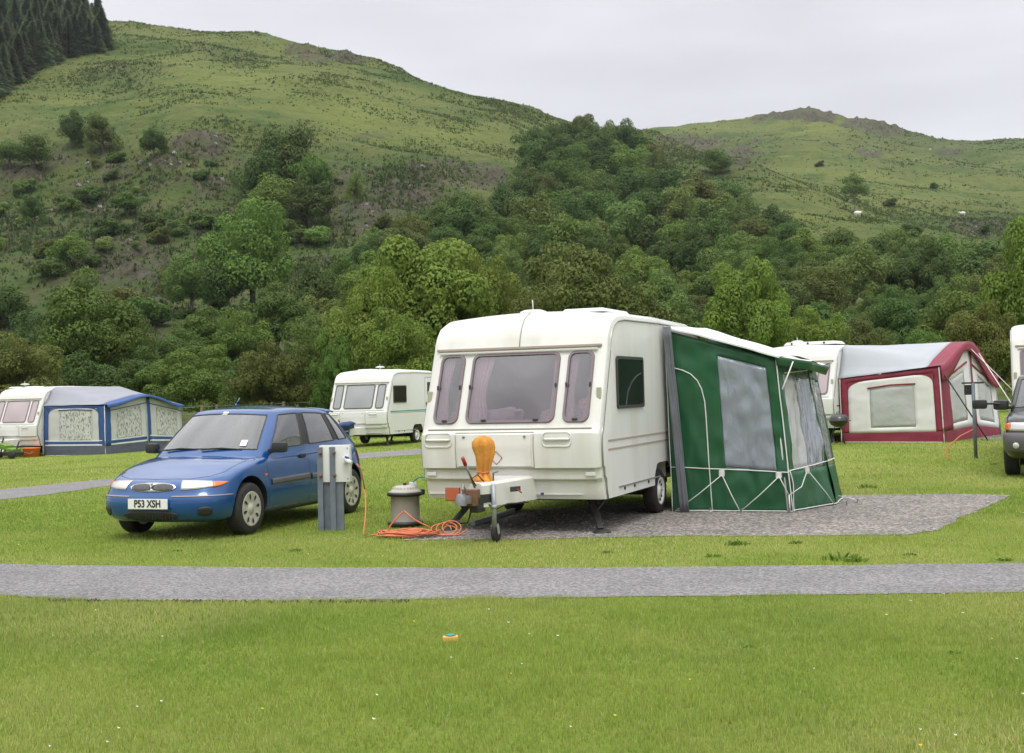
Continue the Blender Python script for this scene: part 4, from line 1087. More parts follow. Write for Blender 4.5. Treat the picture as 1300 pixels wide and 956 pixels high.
grid(bm, sp, 16, 4); solid(obj('rear_spoiler', bm, 'car_blue', car), .02)
# ---- black four by four at the right edge
suv = dict(W=.90, L=4.40, paint='car_black', kf=[0, .01, .03, .07, .14], kr=[0, .01, .02, .05, .12], ys=[.30, .55, .85, 1.15, 1.45, 1.9, 2.4, 2.9, 3.4, 3.8, 4.12],
    levels=[(.30, .30, .90, .12, .12), (.38, .36, .97, .02, .02), (.55, .52, 1.0, 0, 0), (.66, .66, 1.0, .0, 0), (.71, .80, .98, .05, .05), (.84, .95, .975, .07, .07), (.94, 1.05, .93, .13, .12)],
    shoulder=[(0, .95), (.3, .98), (.85, 1.02), (1.45, 1.06), (4.4, 1.08)], crown=[(0, .03), (.6, .06), (1.2, .06), (1.6, .02), (4.4, .01)], cab=(1.35, 4.2),
    fw=.88, rw=3.44, arch=.42, wr=.36, tw=.22, gz=(1.05, 1.1, 1.5), belt=[(0, 1.05), (4, 1.08)],
    cols=mkcols([((0, 1.25, 1.08), (0, 1.78, 1.68), 1), ((.28, 1.26, 1.08), (.25, 1.79, 1.68), 1), ((.56, 1.30, 1.07), (.47, 1.81, 1.675), 1), ((.77, 1.38, 1.05), (.62, 1.87, 1.66), 0)],
                [((.83, 1.52, 1.05), (.665, 1.98, 1.66), 2), ((.84, 1.9, 1.05), (.68, 2.1, 1.67), 2), ((.84, 2.28, 1.05), (.68, 2.32, 1.67), 3), ((.84, 2.38, 1.05), (.68, 2.42, 1.67), 2), ((.84, 2.8, 1.05), (.68, 2.8, 1.67), 2), ((.84, 3.2, 1.06), (.68, 3.15, 1.67), 3), ((.83, 3.3, 1.06), (.68, 3.25, 1.67), 2), ((.82, 4.0, 1.06), (.66, 3.95, 1.66), 0)],
                [((.74, 4.24, 1.06), (.60, 4.12, 1.65), 0), ((.56, 4.28, 1.06), (.46, 4.14, 1.66), 4), ((.28, 4.30, 1.06), (.24, 4.15, 1.665), 4), ((0, 4.30, 1.06), (0, 4.15, 1.67), 4)]),
    rcrown=[(1.6, .02), (2.4, .05), (4.2, .03)], lines=[[(1.4, .4), (1.42, 1.03)], [(2.33, .4), (2.33, 1.04)], [(3.1, .6), (3.2, 1.04)]], hood=[[(0, .17), (.62, .2), (.74, .4), (.76, 1.2)]],
    seats=[(-.4, 2.3), (.4, 2.3)], seat_z=1.25, wheelpos=(-.38, 1.8, 1.15), dash=(1.6, 1.05), mirror=(.86, 1.55, 1.16), ms=1.35, handles=[(2.2, .92), (3.05, .92)], spokes=6, pc=1.2)
ps = gp(1284, 603); SY = -.43
so_ = origin_for((-.80, .88), ps, SY)
suvo, H2 = make_car(suv, 'black four by four car with clip-on towing mirrors at the right edge', so_, SY, 'cars parked on the site')
pol = H2['pol']
for s in (1, -1):
    strip('bumper', s*0.0, s*60, .42, .73, 'grey_trim', .012, par=suvo, nu=30, nv=6, t=.02)
    hl = strip('headlamp', s*22, s*37, lambda u: .76+.01*u, .90, 'lamp_clear', .008, par=suvo, nu=12)
    strip('indicator', s*37, s*46, lambda u: .77+.02*u, lambda u: .90-.03*u, 'amber', .008, par=suvo, nu=8)
    q = pol(s*30, .53, .03); bm = NB(); lathe(bm, [(.05, 0), (.05, -.01), (.04, -.02), (0, -.02)], q, 16, 'Y'); obj('fog_lamp', bm, 'lamp_clear', suvo)
    bm = NB(); tube(bm, [(s*.9, 1.52, 1.17), (s*1.05, 1.47, 1.19), (s*1.2, 1.46, 1.19)], .02, 8); box(bm, (s*1.30, 1.45, 1.18), (.25, .09, .16), bevel=.045); obj('towing_mirror', bm, 'black_plastic', suvo, angle=50)
strip('grille', -19, 19, .77, .89, 'grille_grey', .01, par=suvo, nu=16)
for s in (1,):
    q = pol(0, .62, .03); bm = NB(); box(bm, q, (.52, .012, .11), bevel=.003); obj('number_plate', bm, 'plate_white', suvo)
# ------------------------------------------------------------------ site furniture
p = gp(419, 674); mt_ = thing('hookup_post', 'low grey steel post with a white electric box in front of the blue car', 'hookup post', p, -.12); mt_.scale = (.87, 1, 1)
bm = NB()
for x in (-.115, .06):
    box(bm, (x, -.03, .50), (.075, .012, 1.0), mi=0); box(bm, (x-.034, .0, .50), (.006, .06, 1.0)); box(bm, (x+.034, 0, .50), (.006, .06, 1.0))
box(bm, (-.02, .03, .36), (.15, .02, .72)); box(bm, (.125, .02, .335), (.14, .03, .67)); 
obj('post', bm, 'galv_blue', mt_)
bm = NB(); box(bm, (.085, .035, .80), (.43, .10, .44), bevel=.008); bx_ = obj('meter_box', bm, 'white_alu_b', mt_, angle=50)
bm = NB()
for x, z in ((-.10, .93), (-.10, .66), (.095, .93), (.095, .66)): lathe(bm, [(.022, .0), (.022, -.02), (.012, -.03), (0, -.03)], (x+(.0), -.04, z), 8, 'Y')
obj('bolt', bm, 'rust', mt_)
bm = NB(); 
for x, z in ((.27, .985), (.27, .62), (.02, .985), (-.115, .985)): lathe(bm, [(.008, .0), (.008, -.008), (0, -.009)], (x, -.016, z), 8, 'Y')
obj('screw', bm, 'steel', bx_)
bm = NB(); box(bm, (.255, -.04, .845), (.075, .09, .085), bevel=.012, mi=0); tube(bm, [(.255, -.07, .85), (.31, -.11, .83), (.36, -.12, .81)], .027, 10, mi=1); tube(bm, [(.25, -.06, .875), (.30, -.10, .865)], .02, 8, mi=2)
obj('socket', bm, ['white_plastic', 'white_plastic', 'blue_cloth'], mt_)
Ps = frame_pt(p, -.12, (.37, -.12, .80)); g1 = gp(461, 683)
cb = NB()
pts = [Ps, Ps+Vector((.05, 0, -.05)), Ps+Vector((.09, .0, -.30))]
for k in range(7): t = k/6; pts.append((Ps+Vector((.09, 0, -.3))).lerp(Vector((g1.x, g1.y, .03)), t)+Vector((.02*math.sin(math.pi*t), 0, 0)))
cp0 = gp(505, 679)
for k in range(1, 9): t = k/8; pts.append(Vector((g1.x, g1.y, .012)).lerp(Vector((cp0.x, cp0.y, .012)), t)+Vector((0, .12*math.sin(math.pi*t)+.03*math.sin(t*9), 0)))
tube(cb, pts, .0075, 7); tag(obj('mains_cable', cb, 'orange_cable'), 'orange cable dropping from the white electric box and running along the grass', 'cable')
# coil of cable
p = gp(520, 682); cl = NB(); rnd = random.Random(5); pts = []
for k in range(24*11):
    a = 2*math.pi*k/24; lap = k/24; r_ = .22+.07*math.sin(lap*2.3)+.03*math.sin(a*2+lap); cx = .03*math.sin(lap*1.7)
    pts.append((p.x-.02+cx+r_*1.15*math.cos(a), p.y+.02+r_*.75*math.sin(a), .012+.010*(lap % 5)+.02*abs(math.sin(a*1.5+lap*3))))
tube(cl, pts, .0085, 6)
pts = []
for k in range(20*4):
    a = 2*math.pi*k/20; lap = k/20; r_ = .11+.03*math.sin(lap*2)
    pts.append((p.x+.36+r_*math.cos(a)*1.0+.04*lap, p.y-.02+.05*math.sin(a), .02+r_*(1+math.sin(a))*(.45+.22*lap/4)))
tube(cl, pts, .008, 6)
tube(cl, [(p.x-.25, p.y, .02), (p.x-.22, p.y+.03, .13), (p.x-.1, p.y+.05, .26), (p.x-.06, p.y+.04, .29), (p.x+.06, p.y+.02, .19), (p.x+.2, p.y+.0, .12), (p.x+.34, p.y+.05, .03)], .0085, 6)
tag(obj('cable_coil', cl, 'orange_cable'), 'tangled coil of orange cable lying by the water barrel', 'cable')
# rolling water barrel
p = gp(515, 668); aq = thing('water_barrel', 'grey brown rolling water barrel standing upright left of the large cream caravan', 'water barrel', p, .3)
bm = NB(); lathe(bm, [(.175, 0.03), (.185, .04), (.19, .06), (.175, .075), (.175, .36), (.185, .38)], n=40); obj('drum', bm, 'aqua_grey', aq)
for nm, z in (('tyre_ring', .03), ('tyre_ring', .385)):
    bm = NB(); tube(bm, [(.195*math.cos(a), .195*math.sin(a), z+.01) for a in [2*math.pi*j/40 for j in range(40)]], .026, 8, closed=True); obj(nm, bm, 'black_plastic', aq)
bm = NB(); lathe(bm, [(.175, .39), (.20, .405), (.205, .425), (.17, .44), (.155, .46), (.15, .475), (.10, .495), (0, .50)], n=40)
for k in range(24):
    a = 2*math.pi*k/24; beam(bm, (.16*math.cos(a), .16*math.sin(a), .44), (.15*math.cos(a), .15*math.sin(a), .48), .008, .008)
ld = obj('lid', bm, 'aqua_lid', aq)
bm = NB(); lathe(bm, [(.022, .49), (.022, .52), (.012, .53), (0, .53)], (.0, 0, 0), 12, mi=0); obj('cap', bm, 'black_plastic', ld)
bm = NB(); box(bm, (.10, 0, .505), (.085, .07, .05), bevel=.012); obj('pump_fitting', bm, 'white_plastic', aq)
bm = NB(); box(bm, (.215, -.02, .41), (.05, .07, .07), bevel=.015); obj('handle', bm, 'black_plastic', aq)
hs = NB(); a_ = frame_pt(p, .3, (.10, 0, .53)); b_ = frame_pt(C1, -YAW, (-1.10, .35, .58)); tube(hs, [a_, a_.lerp(b_, .3)+Vector((0, 0, .05)), a_.lerp(b_, .7)+Vector((0, 0, .045)), b_], .009, 8)
tag(obj('water_hose', hs, 'teal'), 'short teal hose from the water barrel to the side of the cream caravan', 'hose')
# kettle barbecue behind the porch awning
p = gp(1066, 565); bq = thing('kettle_barbecue', 'black kettle barbecue on thin legs between the green and burgundy awnings', 'barbecue', p, .3)
bm = NB(); lathe(bm, [(0, .44), (.10, .45), (.19, .50), (.235, .58), (.245, .60), (.24, .61), (.225, .68), (.16, .75), (.06, .78), (0, .785)], n=32); obj('kettle', bm, 'bowl_black', bq)
bm = NB(); tube(bm, [(-.05, 0, .78), (-.05, 0, .82), (.05, 0, .82), (.05, 0, .78)], .01, 6); box(bm, (.28, 0, .60), (.09, .05, .02), bevel=.005); obj('handle', bm, 'black_plastic', bq)
for a in (30, 150, 270):
    bm = NB(); tube(bm, [(.10*math.cos(R(a)), .10*math.sin(R(a)), .47), (.27*math.cos(R(a)), .27*math.sin(R(a)), 0)], .010, 6); obj('leg', bm, 'black_metal', bq)
# post with small sign, right
p = gp(1239, 582); ps_ = thing('hookup_post', 'thin grey post with a small flat head on the grass by the burgundy awning', 'hookup post', p, -.2)
bm = NB(); tube(bm, [(0, 0, 0), (.0, 0, 1.52)], .035, 12); obj('post', bm, 'galv_blue', ps_)
bm = NB(); box(bm, (0, .03, 1.52), (.42, .10, .035), bevel=.01); box(bm, (-.08, .05, 1.38), (.17, .07, .20), bevel=.01); obj('socket_box', bm, 'black_plastic', ps_)
bm = NB(); q = p; tube(bm, [(q.x-.03, q.y, .62), (q.x-.3, q.y-.02, .50), (q.x-.62, q.y-.1, .26), (q.x-.66, q.y-.2, .08), (q.x-.52, q.y-.3, .02), (q.x-.3, q.y-.35, .015)], .012, 6)
tag(obj('mains_cable', bm, 'orange_cable'), 'loop of orange cable beside the thin grey post near the burgundy awning', 'cable')
p = gp(1262, 579); bm = NB(); tube(bm, [(p.x-.25+.05*k, p.y+.07*math.sin(k*1.7), .02+.02*math.sin(k*2.1)) for k in range(9)], .016, 6)
tag(obj('cable_end', bm, 'orange_cable'), 'short twisted piece of orange cable on the grass left of the black four by four', 'cable')
# marker in the near lawn
p = gp(572, 815); mk = thing('lawn_marker', 'small flat yellow orange block with a teal top sunk in the near lawn', 'marker', p, .1)
bm = NB(); box(bm, (0, 0, .022), (.10, .05, .036), bevel=.008); obj('block', bm, 'marker_orange', mk)
bm = NB(); lathe(bm, [(.036, .040), (.036, .046), (.02, .052), (0, .053)], (.0, .0, 0), 16, squash=lambda v, a: Vector((v.x, v.y*.6, v.z))); obj('cap', bm, 'teal', mk)
# fence behind the left awning
def fence_post(px, py, Y, h, label, w_=.10):
    q = at_depth(px, py, Y); q.z = gz(q.x, q.y); t = NB(); box(t, (q.x, q.y, q.z+h/2), (w_, w_, h), bevel=.01)
    return q
fq = [at_depth(px, 508, 56) for px in (-60, 20, 100, 170, 217, 256, 275, 330, 345, 360, 420)]
fn_ = thing('wire_fence', 'post and wire fence behind the blue awning with pale wooden posts', 'fence', (fq[0].x, fq[0].y, 0))
prev = None
for k, q in enumerate(fq):
    z0 = gz(q.x, q.y); h = 1.75 if k in (4,) else 1.62; x, y = q.x-fq[0].x, q.y-fq[0].y
    bm = NB(); box(bm, (x, y, z0+h/2), (.13 if k % 2 else .10, .12, h), bevel=.015); obj('post', bm, 'wood_post', fn_)
bm = NB()
for zz in (.5, .9, 1.25, 1.55):
    for a, b in zip(fq, fq[1:]): tube(bm, [(a.x-fq[0].x, a.y-fq[0].y-.07, gz(a.x, a.y)+zz), (b.x-fq[0].x, b.y-fq[0].y-.07, gz(b.x, b.y)+zz)], .008, 5)
obj('wire', bm, 'steel', fn_)
bm = NB(); a = fq[4]-fq[0]; beam(bm, (a.x, a.y-.08, gz(fq[4].x, 56)+1.6), (a.x+.5, a.y-.08, gz(fq[4].x, 56)+1.6), .12, .14, .02); obj('rail', bm, 'wood_post', fn_)
# ------------------------------------------------------------------ ground materials
def lawn_material():
    m = bpy.data.materials.new('lawn'); m.use_nodes = True; MATS['lawn'] = m
    nt = m.node_tree; b = nt.nodes['Principled BSDF']; n = nt.nodes.new; l = nt.links.new
    b.inputs['Roughness'].default_value = .95; b.inputs['Specular IOR Level'].default_value = .1
    g = n('ShaderNodeNewGeometry')
    def nz(s, d, sc=(1, 1, 1), r=.55):
        mp = n('ShaderNodeMapping'); mp.inputs['Scale'].default_value = sc; l(g.outputs['Position'], mp.inputs[0])
        t = n('ShaderNodeTexNoise'); t.inputs['Scale'].default_value = s; t.inputs['Detail'].default_value = d; t.inputs['Roughness'].default_value = r; l(mp.outputs[0], t.inputs[0]); return t.outputs[0]
    def ramp(src, st):
        r = n('ShaderNodeValToRGB'); l(src, r.inputs[0]); e = r.color_ramp.elements
        e[0].position, e[0].color = st[0][0], (*st[0][1], 1); e[1].position, e[1].color = st[-1][0], (*st[-1][1], 1)
        for p_, c in st[1:-1]: x = e.new(p_); x.color = (*c, 1)
        return r.outputs[0]
    def mix(a, b_, f, mode='MIX'):
        x = n('ShaderNodeMix'); x.data_type = 'RGBA'; x.blend_type = mode
        if isinstance(f, float): x.inputs[0].default_value = f
        else: l(f, x.inputs[0])
        l(a, x.inputs[6]); l(b_, x.inputs[7]); return x.outputs[2]
    c1_ = ramp(nz(.35, 5), [(.30, (.17, .26, .040)), (.5, (.24, .315, .058)), (.7, (.33, .36, .092))])
    c2_ = ramp(nz(2.2, 8), [(.3, (.15, .215, .034)), (.55, (.25, .29, .055)), (.72, (.38, .35, .12))])
    c3_ = ramp(nz(26, 6, r=.7), [(.3, (.085, .14, .020)), (.52, (.20, .26, .042)), (.75, (.36, .37, .11))])
    c = mix(mix(c1_, c2_, .45), c3_, .42)
    l(c, b.inputs['Base Color'])
    bp = n('ShaderNodeBump'); bp.inputs['Strength'].default_value = .9; bp.inputs['Distance'].default_value = .04; l(nz(38, 5, r=.7), bp.inputs['Height']); l(bp.outputs[0], b.inputs['Normal'])
lawn_material()
def gravelly(name, cols, scale, bump, big=None):
    m = bpy.data.materials.new(name); m.use_nodes = True; MATS[name] = m
    nt = m.node_tree; b = nt.nodes['Principled BSDF']; n = nt.nodes.new; l = nt.links.new; b.inputs['Roughness'].default_value = .85
    g = n('ShaderNodeNewGeometry')
    v = n('ShaderNodeTexVoronoi'); v.inputs['Scale'].default_value = scale; l(g.outputs['Position'], v.inputs[0])
    r = n('ShaderNodeValToRGB'); sp = n('ShaderNodeSeparateColor'); l(v.outputs['Color'], sp.inputs[0]); l(sp.outputs[0], r.inputs[0])
    e = r.color_ramp.elements; e[0].position, e[0].color = 0, (*cols[0], 1); e[1].position, e[1].color = 1, (*cols[2], 1); x = e.new(.5); x.color = (*cols[1], 1)
    t = n('ShaderNodeTexNoise'); t.inputs['Scale'].default_value = .9; t.inputs['Detail'].default_value = 7; l(g.outputs['Position'], t.inputs[0])
    mr_ = n('ShaderNodeMapRange'); mr_.inputs[1].default_value = .3; mr_.inputs[2].default_value = .7; mr_.inputs[3].default_value = .84; mr_.inputs[4].default_value = 1.14; l(t.outputs[0], mr_.inputs[0])
    s = n('ShaderNodeVectorMath'); s.operation = 'SCALE'; l(r.outputs[0], s.inputs[0]); l(mr_.outputs[0], s.inputs['Scale']); l(s.outputs[0], b.inputs['Base Color'])
    bp = n('ShaderNodeBump'); bp.inputs['Strength'].default_value = bump; bp.inputs['Distance'].default_value = .01; bp.invert = True; l(v.outputs['Distance'], bp.inputs['Height']); l(bp.outputs[0], b.inputs['Normal'])
gravelly('tarmac', ((.105, .101, .102), (.178, .170, .172), (.29, .275, .277)), 55, .5)
gravelly('gravel', ((.075, .067, .060), (.165, .148, .132), (.38, .35, .32)), 34, .8)
# ------------------------------------------------------------------ ground sheet
def poly_pts(pts, step=.35, wob=.03, seed=0):
    out = []
    for a, b in zip(pts, pts[1:]+pts[:1]):
        a, b = Vector(a), Vector(b); k = max(1, int((b-a).length/step))
        for i in range(k):
            p_ = a.lerp(b, i/k); nn = Vector((p_.x*1.3, p_.y*1.3, seed)); p_.x += wob*noise.noise(nn*2); p_.y += wob*(noise.noise(nn)+.5*noise.noise(nn*4)); out.append((p_.x, p_.y))
    return out
def sheet(name, pts, z, mt, th=0):
    bm = NB(); vs = [bm.verts.new((x, y, gz(x, y)+z)) for x, y in pts]
    es = [bm.edges.new((vs[i], vs[(i+1) % len(vs)])) for i in range(len(vs))]
    bmesh.ops.triangle_fill(bm, use_beauty=True, edges=es, normal=(0, 0, 1))
    for f in bm.faces:
        if f.normal.z < 0: f.normal_flip()
    return obj(name, bm, mt)
bm = NB()
xs = [-160, -110, -80, -60, -45]+[-34+2*i for i in range(35)]+[45, 60, 80, 110, 160]; ys_ = [-120, -60, -30, -12, 0]+[2*i for i in range(1, 36)]
Vg = [[bm.verts.new((x, y, gz(x, y)+0.02*noise.noise(Vector((x*.15, y*.15, 0)))*(0 if y < 40 else 1))) for x in xs] for y in ys_]
for a in range(len(ys_)-1):
    for b in range(len(xs)-1): bm.faces.new((Vg[a][b], Vg[a][b+1], Vg[a+1][b+1], Vg[a+1][b]))
tag(obj('lawn', bm, 'lawn', smooth=True), kind='structure')
P2 = lambda px, py: tuple(gp(px, py).xy)
near_e = [P2(-400, 752), P2(0, 757), P2(140, 763), P2(300, 764), P2(650, 760), P2(1000, 756), P2(1300, 752), P2(1700, 748)]
far_e = [P2(1700, 714), P2(1300, 715), P2(1000, 719), P2(650, 722), P2(300, 721), P2(0, 717), P2(-400, 712)]
road_poly = poly_pts(near_e+far_e, .12, .045, 3); tag(sheet('road', road_poly, .006, 'tarmac'), kind='structure')
gr_poly = poly_pts([P2(505, 687), P2(650, 684.5), P2(900, 681), P2(1150, 679), P2(1190, 674), P2(1225, 655), P2(1287, 629), P2(1200, 627.5), P2(1080, 629), P2(900, 634), P2(760, 640), P2(655, 650), P2(600, 667)], .12, .07, 9)
tag(sheet('gravel_pitch', gr_poly, .006, 'gravel'), kind='structure')
path1 = poly_pts([P2(-300, 668), P2(0, 635), P2(60, 628), P2(140, 617), P2(250, 604), P2(430, 585), P2(535, 577), P2(650, 573), P2(650, 566), P2(535, 570), P2(440, 577), P2(300, 590), P2(140, 608), P2(60, 616), P2(0, 622), P2(-300, 650)], .5, .08, 5)
tag(sheet('path', path1, .006, 'tarmac'), kind='structure')
path2 = poly_pts([P2(1225, 558), P2(1300, 560), P2(1500, 562), P2(1500, 548), P2(1300, 549), P2(1225, 552)], .6, .08, 6); tag(sheet('path', path2, .006, 'tarmac'), kind='structure')
bm = NB(); beam(bm, Vector((*P2(600, 668), .03)), Vector((*P2(652, 651), .03)), .06, .06, .01); tag(obj('kerb_edging', bm, 'galv'), kind='structure')
# ------------------------------------------------------------------ grass blades
def in_poly(X, Y, poly):
    P_ = np.array(poly); ins = np.zeros(len(X), bool); x0, y0 = P_[-1]
    for x1, y1 in P_:
        c = ((y1 > Y) != (y0 > Y)) & (X < (x0-x1)*(Y-y1)/(y0-y1+1e-12)+x1); ins ^= c; x0, y0 = x1, y1
    return ins
def coarse(poly, k): return poly[::k]
gm = bpy.data.materials.new('grass_blade'); gm.use_nodes = True; MATS['grass_blade'] = gm
nt = gm.node_tree; b_ = nt.nodes['Principled BSDF']; at = nt.nodes.new('ShaderNodeAttribute'); at.attribute_name = 'tint'; nt.links.new(at.outputs['Color'], b_.inputs['Base Color'])
b_.inputs['Roughness'].default_value = .6; b_.inputs['Specular IOR Level'].default_value = .25
tl_ = nt.nodes.new('ShaderNodeBsdfTranslucent'); nt.links.new(at.outputs['Color'], tl_.inputs[0]); ms_ = nt.nodes.new('ShaderNodeMixShader'); ms_.inputs[0].default_value = .3
nt.links.new(b_.outputs[0], ms_.inputs[1]); nt.links.new(tl_.outputs[0], ms_.inputs[2]); nt.links.new(ms_.outputs[0], nt.nodes['Material Output'].inputs[0])
def vnoise(X, Y, s, seed):
    """cheap value noise, numpy"""
    x, y = X*s+seed*17.3, Y*s+seed*9.1; xi, yi = np.floor(x), np.floor(y); fx, fy_ = x-xi, y-yi; fx = fx*fx*(3-2*fx); fy_ = fy_*fy_*(3-2*fy_)
    def h(a, b): v = np.sin(a*127.1+b*311.7+seed)*43758.5453; return v-np.floor(v)
    return (h(xi, yi)*(1-fx)+h(xi+1, yi)*fx)*(1-fy_)+(h(xi, yi+1)*(1-fx)+h(xi+1, yi+1)*fx)*fy_
GXv = np.vectorize(gz)
def blades(name, n, y0, y1, hmin, hmax, wd, half, xmin=None, dens=None, edge=None, label=None, fade=0):
    Y = y0+(y1-y0)*RNG.random(n)**.75 if dens is None else dens(n)
    X = (RNG.random(n)*2-1)*(half*Y+1.2)
    keep = ~in_poly(X, Y, road_poly[::2]) & ~in_poly(X, Y, gr_poly[::2]) & ~in_poly(X, Y, path1[::2])
    keep |= (RNG.random(n) < .0)
    if fade: keep &= RNG.random(n) < np.clip((y1-Y)/(.5*(y1-y0)), 0, 1)*np.clip((Y-y0)/(.2*(y1-y0)), 0, 1)**(fade-1)
    if edge is not None: keep &= edge(X, Y)
    X, Y = X[keep], Y[keep]; n = len(X)
    big = vnoise(X, Y, .45, 1)*.6+vnoise(X, Y, 1.7, 2)*.4; fine = RNG.random(n)
    clump = vnoise(X, Y, 6, 4)
    h = (hmin+(hmax-hmin)*(.35*RNG.random(n)+.65*clump*vnoise(X, Y, 1.1, 3)*1.6)); a = RNG.random(n)*2*np.pi
    w_ = wd*(.7+.6*RNG.random(n)); lx, ly = np.cos(a), np.sin(a); tilt = (RNG.random(n)-.2)*.9*h; b = RNG.random(n)*2*np.pi
    Z = GXv(X, Y) if y1 > 18 else np.zeros(n)
    v = np.empty((n, 3, 3)); v[:, 0] = np.stack([X-lx*w_, Y-ly*w_, Z-.004], 1); v[:, 1] = np.stack([X+lx*w_, Y+ly*w_, Z-.004], 1)
    v[:, 2] = np.stack([X+np.cos(b)*tilt, Y+np.sin(b)*tilt, Z+h], 1)
    me = bpy.data.meshes.new(name); me.vertices.add(n*3); me.loops.add(n*3); me.polygons.add(n)
    me.vertices.foreach_set('co', v.ravel()); me.loops.foreach_set('vertex_index', np.arange(n*3)); me.polygons.foreach_set('loop_start', np.arange(0, n*3, 3)); me.polygons.foreach_set('loop_total', np.full(n, 3))
    me.update()
    g0 = np.array([.185, .300, .045]); g1_ = np.array([.315, .400, .078]); g2 = np.array([.52, .50, .20]); g3 = np.array([.42, .38, .18])
    t = np.clip(big*1.5-.28+.5*(fine-.5), 0, 1)[:, None]
    c = g0*(1-t)+g1_*t; dry = np.clip((vnoise(X, Y, .8, 7)*.55+vnoise(X, Y, .3, 8)*.45-.40)*2.6, 0, .85)*(RNG.random(n) < .65); dry = dry[:, None]; c = c*(1-dry)+g2*dry
    st = (RNG.random(n) < .05)[:, None]; c = np.where(st, g3, c); c *= (.8+.4*RNG.random(n))[:, None]
    col = np.ones((n, 3, 4)); col[:, :, :3] = c[:, None, :]
    at_ = me.color_attributes.new('tint', 'FLOAT_COLOR', 'POINT'); at_.data.foreach_set('color', col.reshape(-1, 4).ravel())
    o = obj(name, me, 'grass_blade'); return tag(o, label, 'grass', kind='stuff')
blades('grass', 330000, 4.6, 11.0, .012, .048, .0032, .44, label='short mown grass in front of the road')
blades('grass', 380000, 9.8, 25.0, .015, .042, .0050, .46, fade=1, label='short mown grass between the road and the pitches')
blades('grass', 200000, 16.0, 52.0, .02, .055, .011, .46, fade=2, label='short mown grass of the far pitches')
blades('long_grass', 26000, 49.0, 60.0, .3, .95, .03, .50, edge=lambda X, Y: (X < -3), label='long pale grass along the wire fence')
# weeds and flowers
def weeds():
    n = 0; V, F_, C_ = [], [], []
    spots = [(P2(px, py), s) for px, py, s in ((905, 707, .06), (935, 692, .09), (1010, 690, .05), (1068, 711, .12), (1085, 713, .08), (1155, 705, .04), (1275, 712, .05), (1102, 620, .12), (1262, 590, .06), (375, 700, .05), (225, 700, .04), (950, 822, .03), (1210, 830, .03), (770, 702, .04))]
    for (x, y), s in spots:
        s *= .85
        for k in range(55):
            a = random.random()*6.28; r_ = s*random.random()**.6; h = s*(.3+.6*random.random())*(1-.5*r_/s); bx, by = x+r_*1.6*math.cos(a), y+r_*.8*math.sin(a); b = random.random()*6.28; wl = .010+.008*random.random()
            i = len(V); z = gz(bx, by)
            V += [(bx-wl*math.cos(b), by-wl*math.sin(b), z), (bx+wl*math.cos(b), by+wl*math.sin(b), z), (bx+.4*h*math.cos(a)+wl, by+.4*h*math.sin(a), z+h*.8), (bx+.6*h*math.cos(a), by+.6*h*math.sin(a), z+h)]
            F_.append((i, i+1, i+2, i+3)); c = random.choice([(.11, .20, .026), (.15, .25, .036), (.20, .30, .05)]); C_ += [(*c, 1)]*4
    for k in range(420):
        y = 5+random.random()**1.5*12; x = (random.random()*2-1)*.42*y
        if in_poly(np.array([x]), np.array([y]), road_poly[::2])[0] or in_poly(np.array([x]), np.array([y]), gr_poly[::2])[0]: continue
        c = random.choice([(.75, .75, .68)]*3+[(.75, .6, .03)]); r_ = .006+.005*random.random(); z = .035+.02*random.random(); i = len(V)
        if k % 6: continue
        V += [(x+r_*math.cos(t), y+r_*math.sin(t), z+.004*math.cos(t*2)) for t in (0, 1.05, 2.1, 3.14, 4.2, 5.2)]; F_.append(tuple(range(i, i+6))); C_ += [(*c, 1)]*6
    me = bpy.data.meshes.new('weeds'); me.from_pydata(V, [], F_); me.update()
    a_ = me.color_attributes.new('tint', 'FLOAT_COLOR', 'POINT'); a_.data.foreach_set('color', np.array(C_).ravel())
    tag(obj('weeds', me, 'grass_blade'), 'darker weed tufts and tiny white flowers in the lawn', 'weeds', kind='stuff')
weeds()
# loose soil crumbs on the near road edge and pebbles on the gravel
bm = NB()
for k in range(2600):
    if k < 2300:
        px = 500+random.random()*790; py = 626+random.random()*62; x, y = P2(px, py); s = .010+.016*random.random()
        if not in_poly(np.array([x]), np.array([y]), gr_poly[::3])[0]: continue
    else:
        px = random.random()*460+60; x, y = P2(px, 763.5+random.random()*2.5-1.2*(px < 140)); s = .008+.018*random.random()
    V = [(x+s*math.cos(a)*random.uniform(.7, 1.2), y+s*math.sin(a)*random.uniform(.7, 1.2), gz(x, y)+.004) for a in (0, 1.57, 3.14, 4.71)]+[(x, y, gz(x, y)+.006+s*.7)]
    addq(bm, V, [(0, 1, 4), (1, 2, 4), (2, 3, 4), (3, 0, 4)], 0 if k < 2300 else 1)
mat('pebble', (.26, .235, .215), .9, noise_amt=.35, noise_scale=30); mat('soil', (.045, .03, .02), .95)
tag(obj('pebbles', bm, ['pebble', 'soil']), 'loose stones on the pitch and crumbs of soil along the road edge', 'stones', kind='stuff')
# ------------------------------------------------------------------ hills: keyed by bearing (px) and distance (r), real heights
def zof(px, y, r): return HC + r*((498-.025*(px-650)) - y)/F*1.0
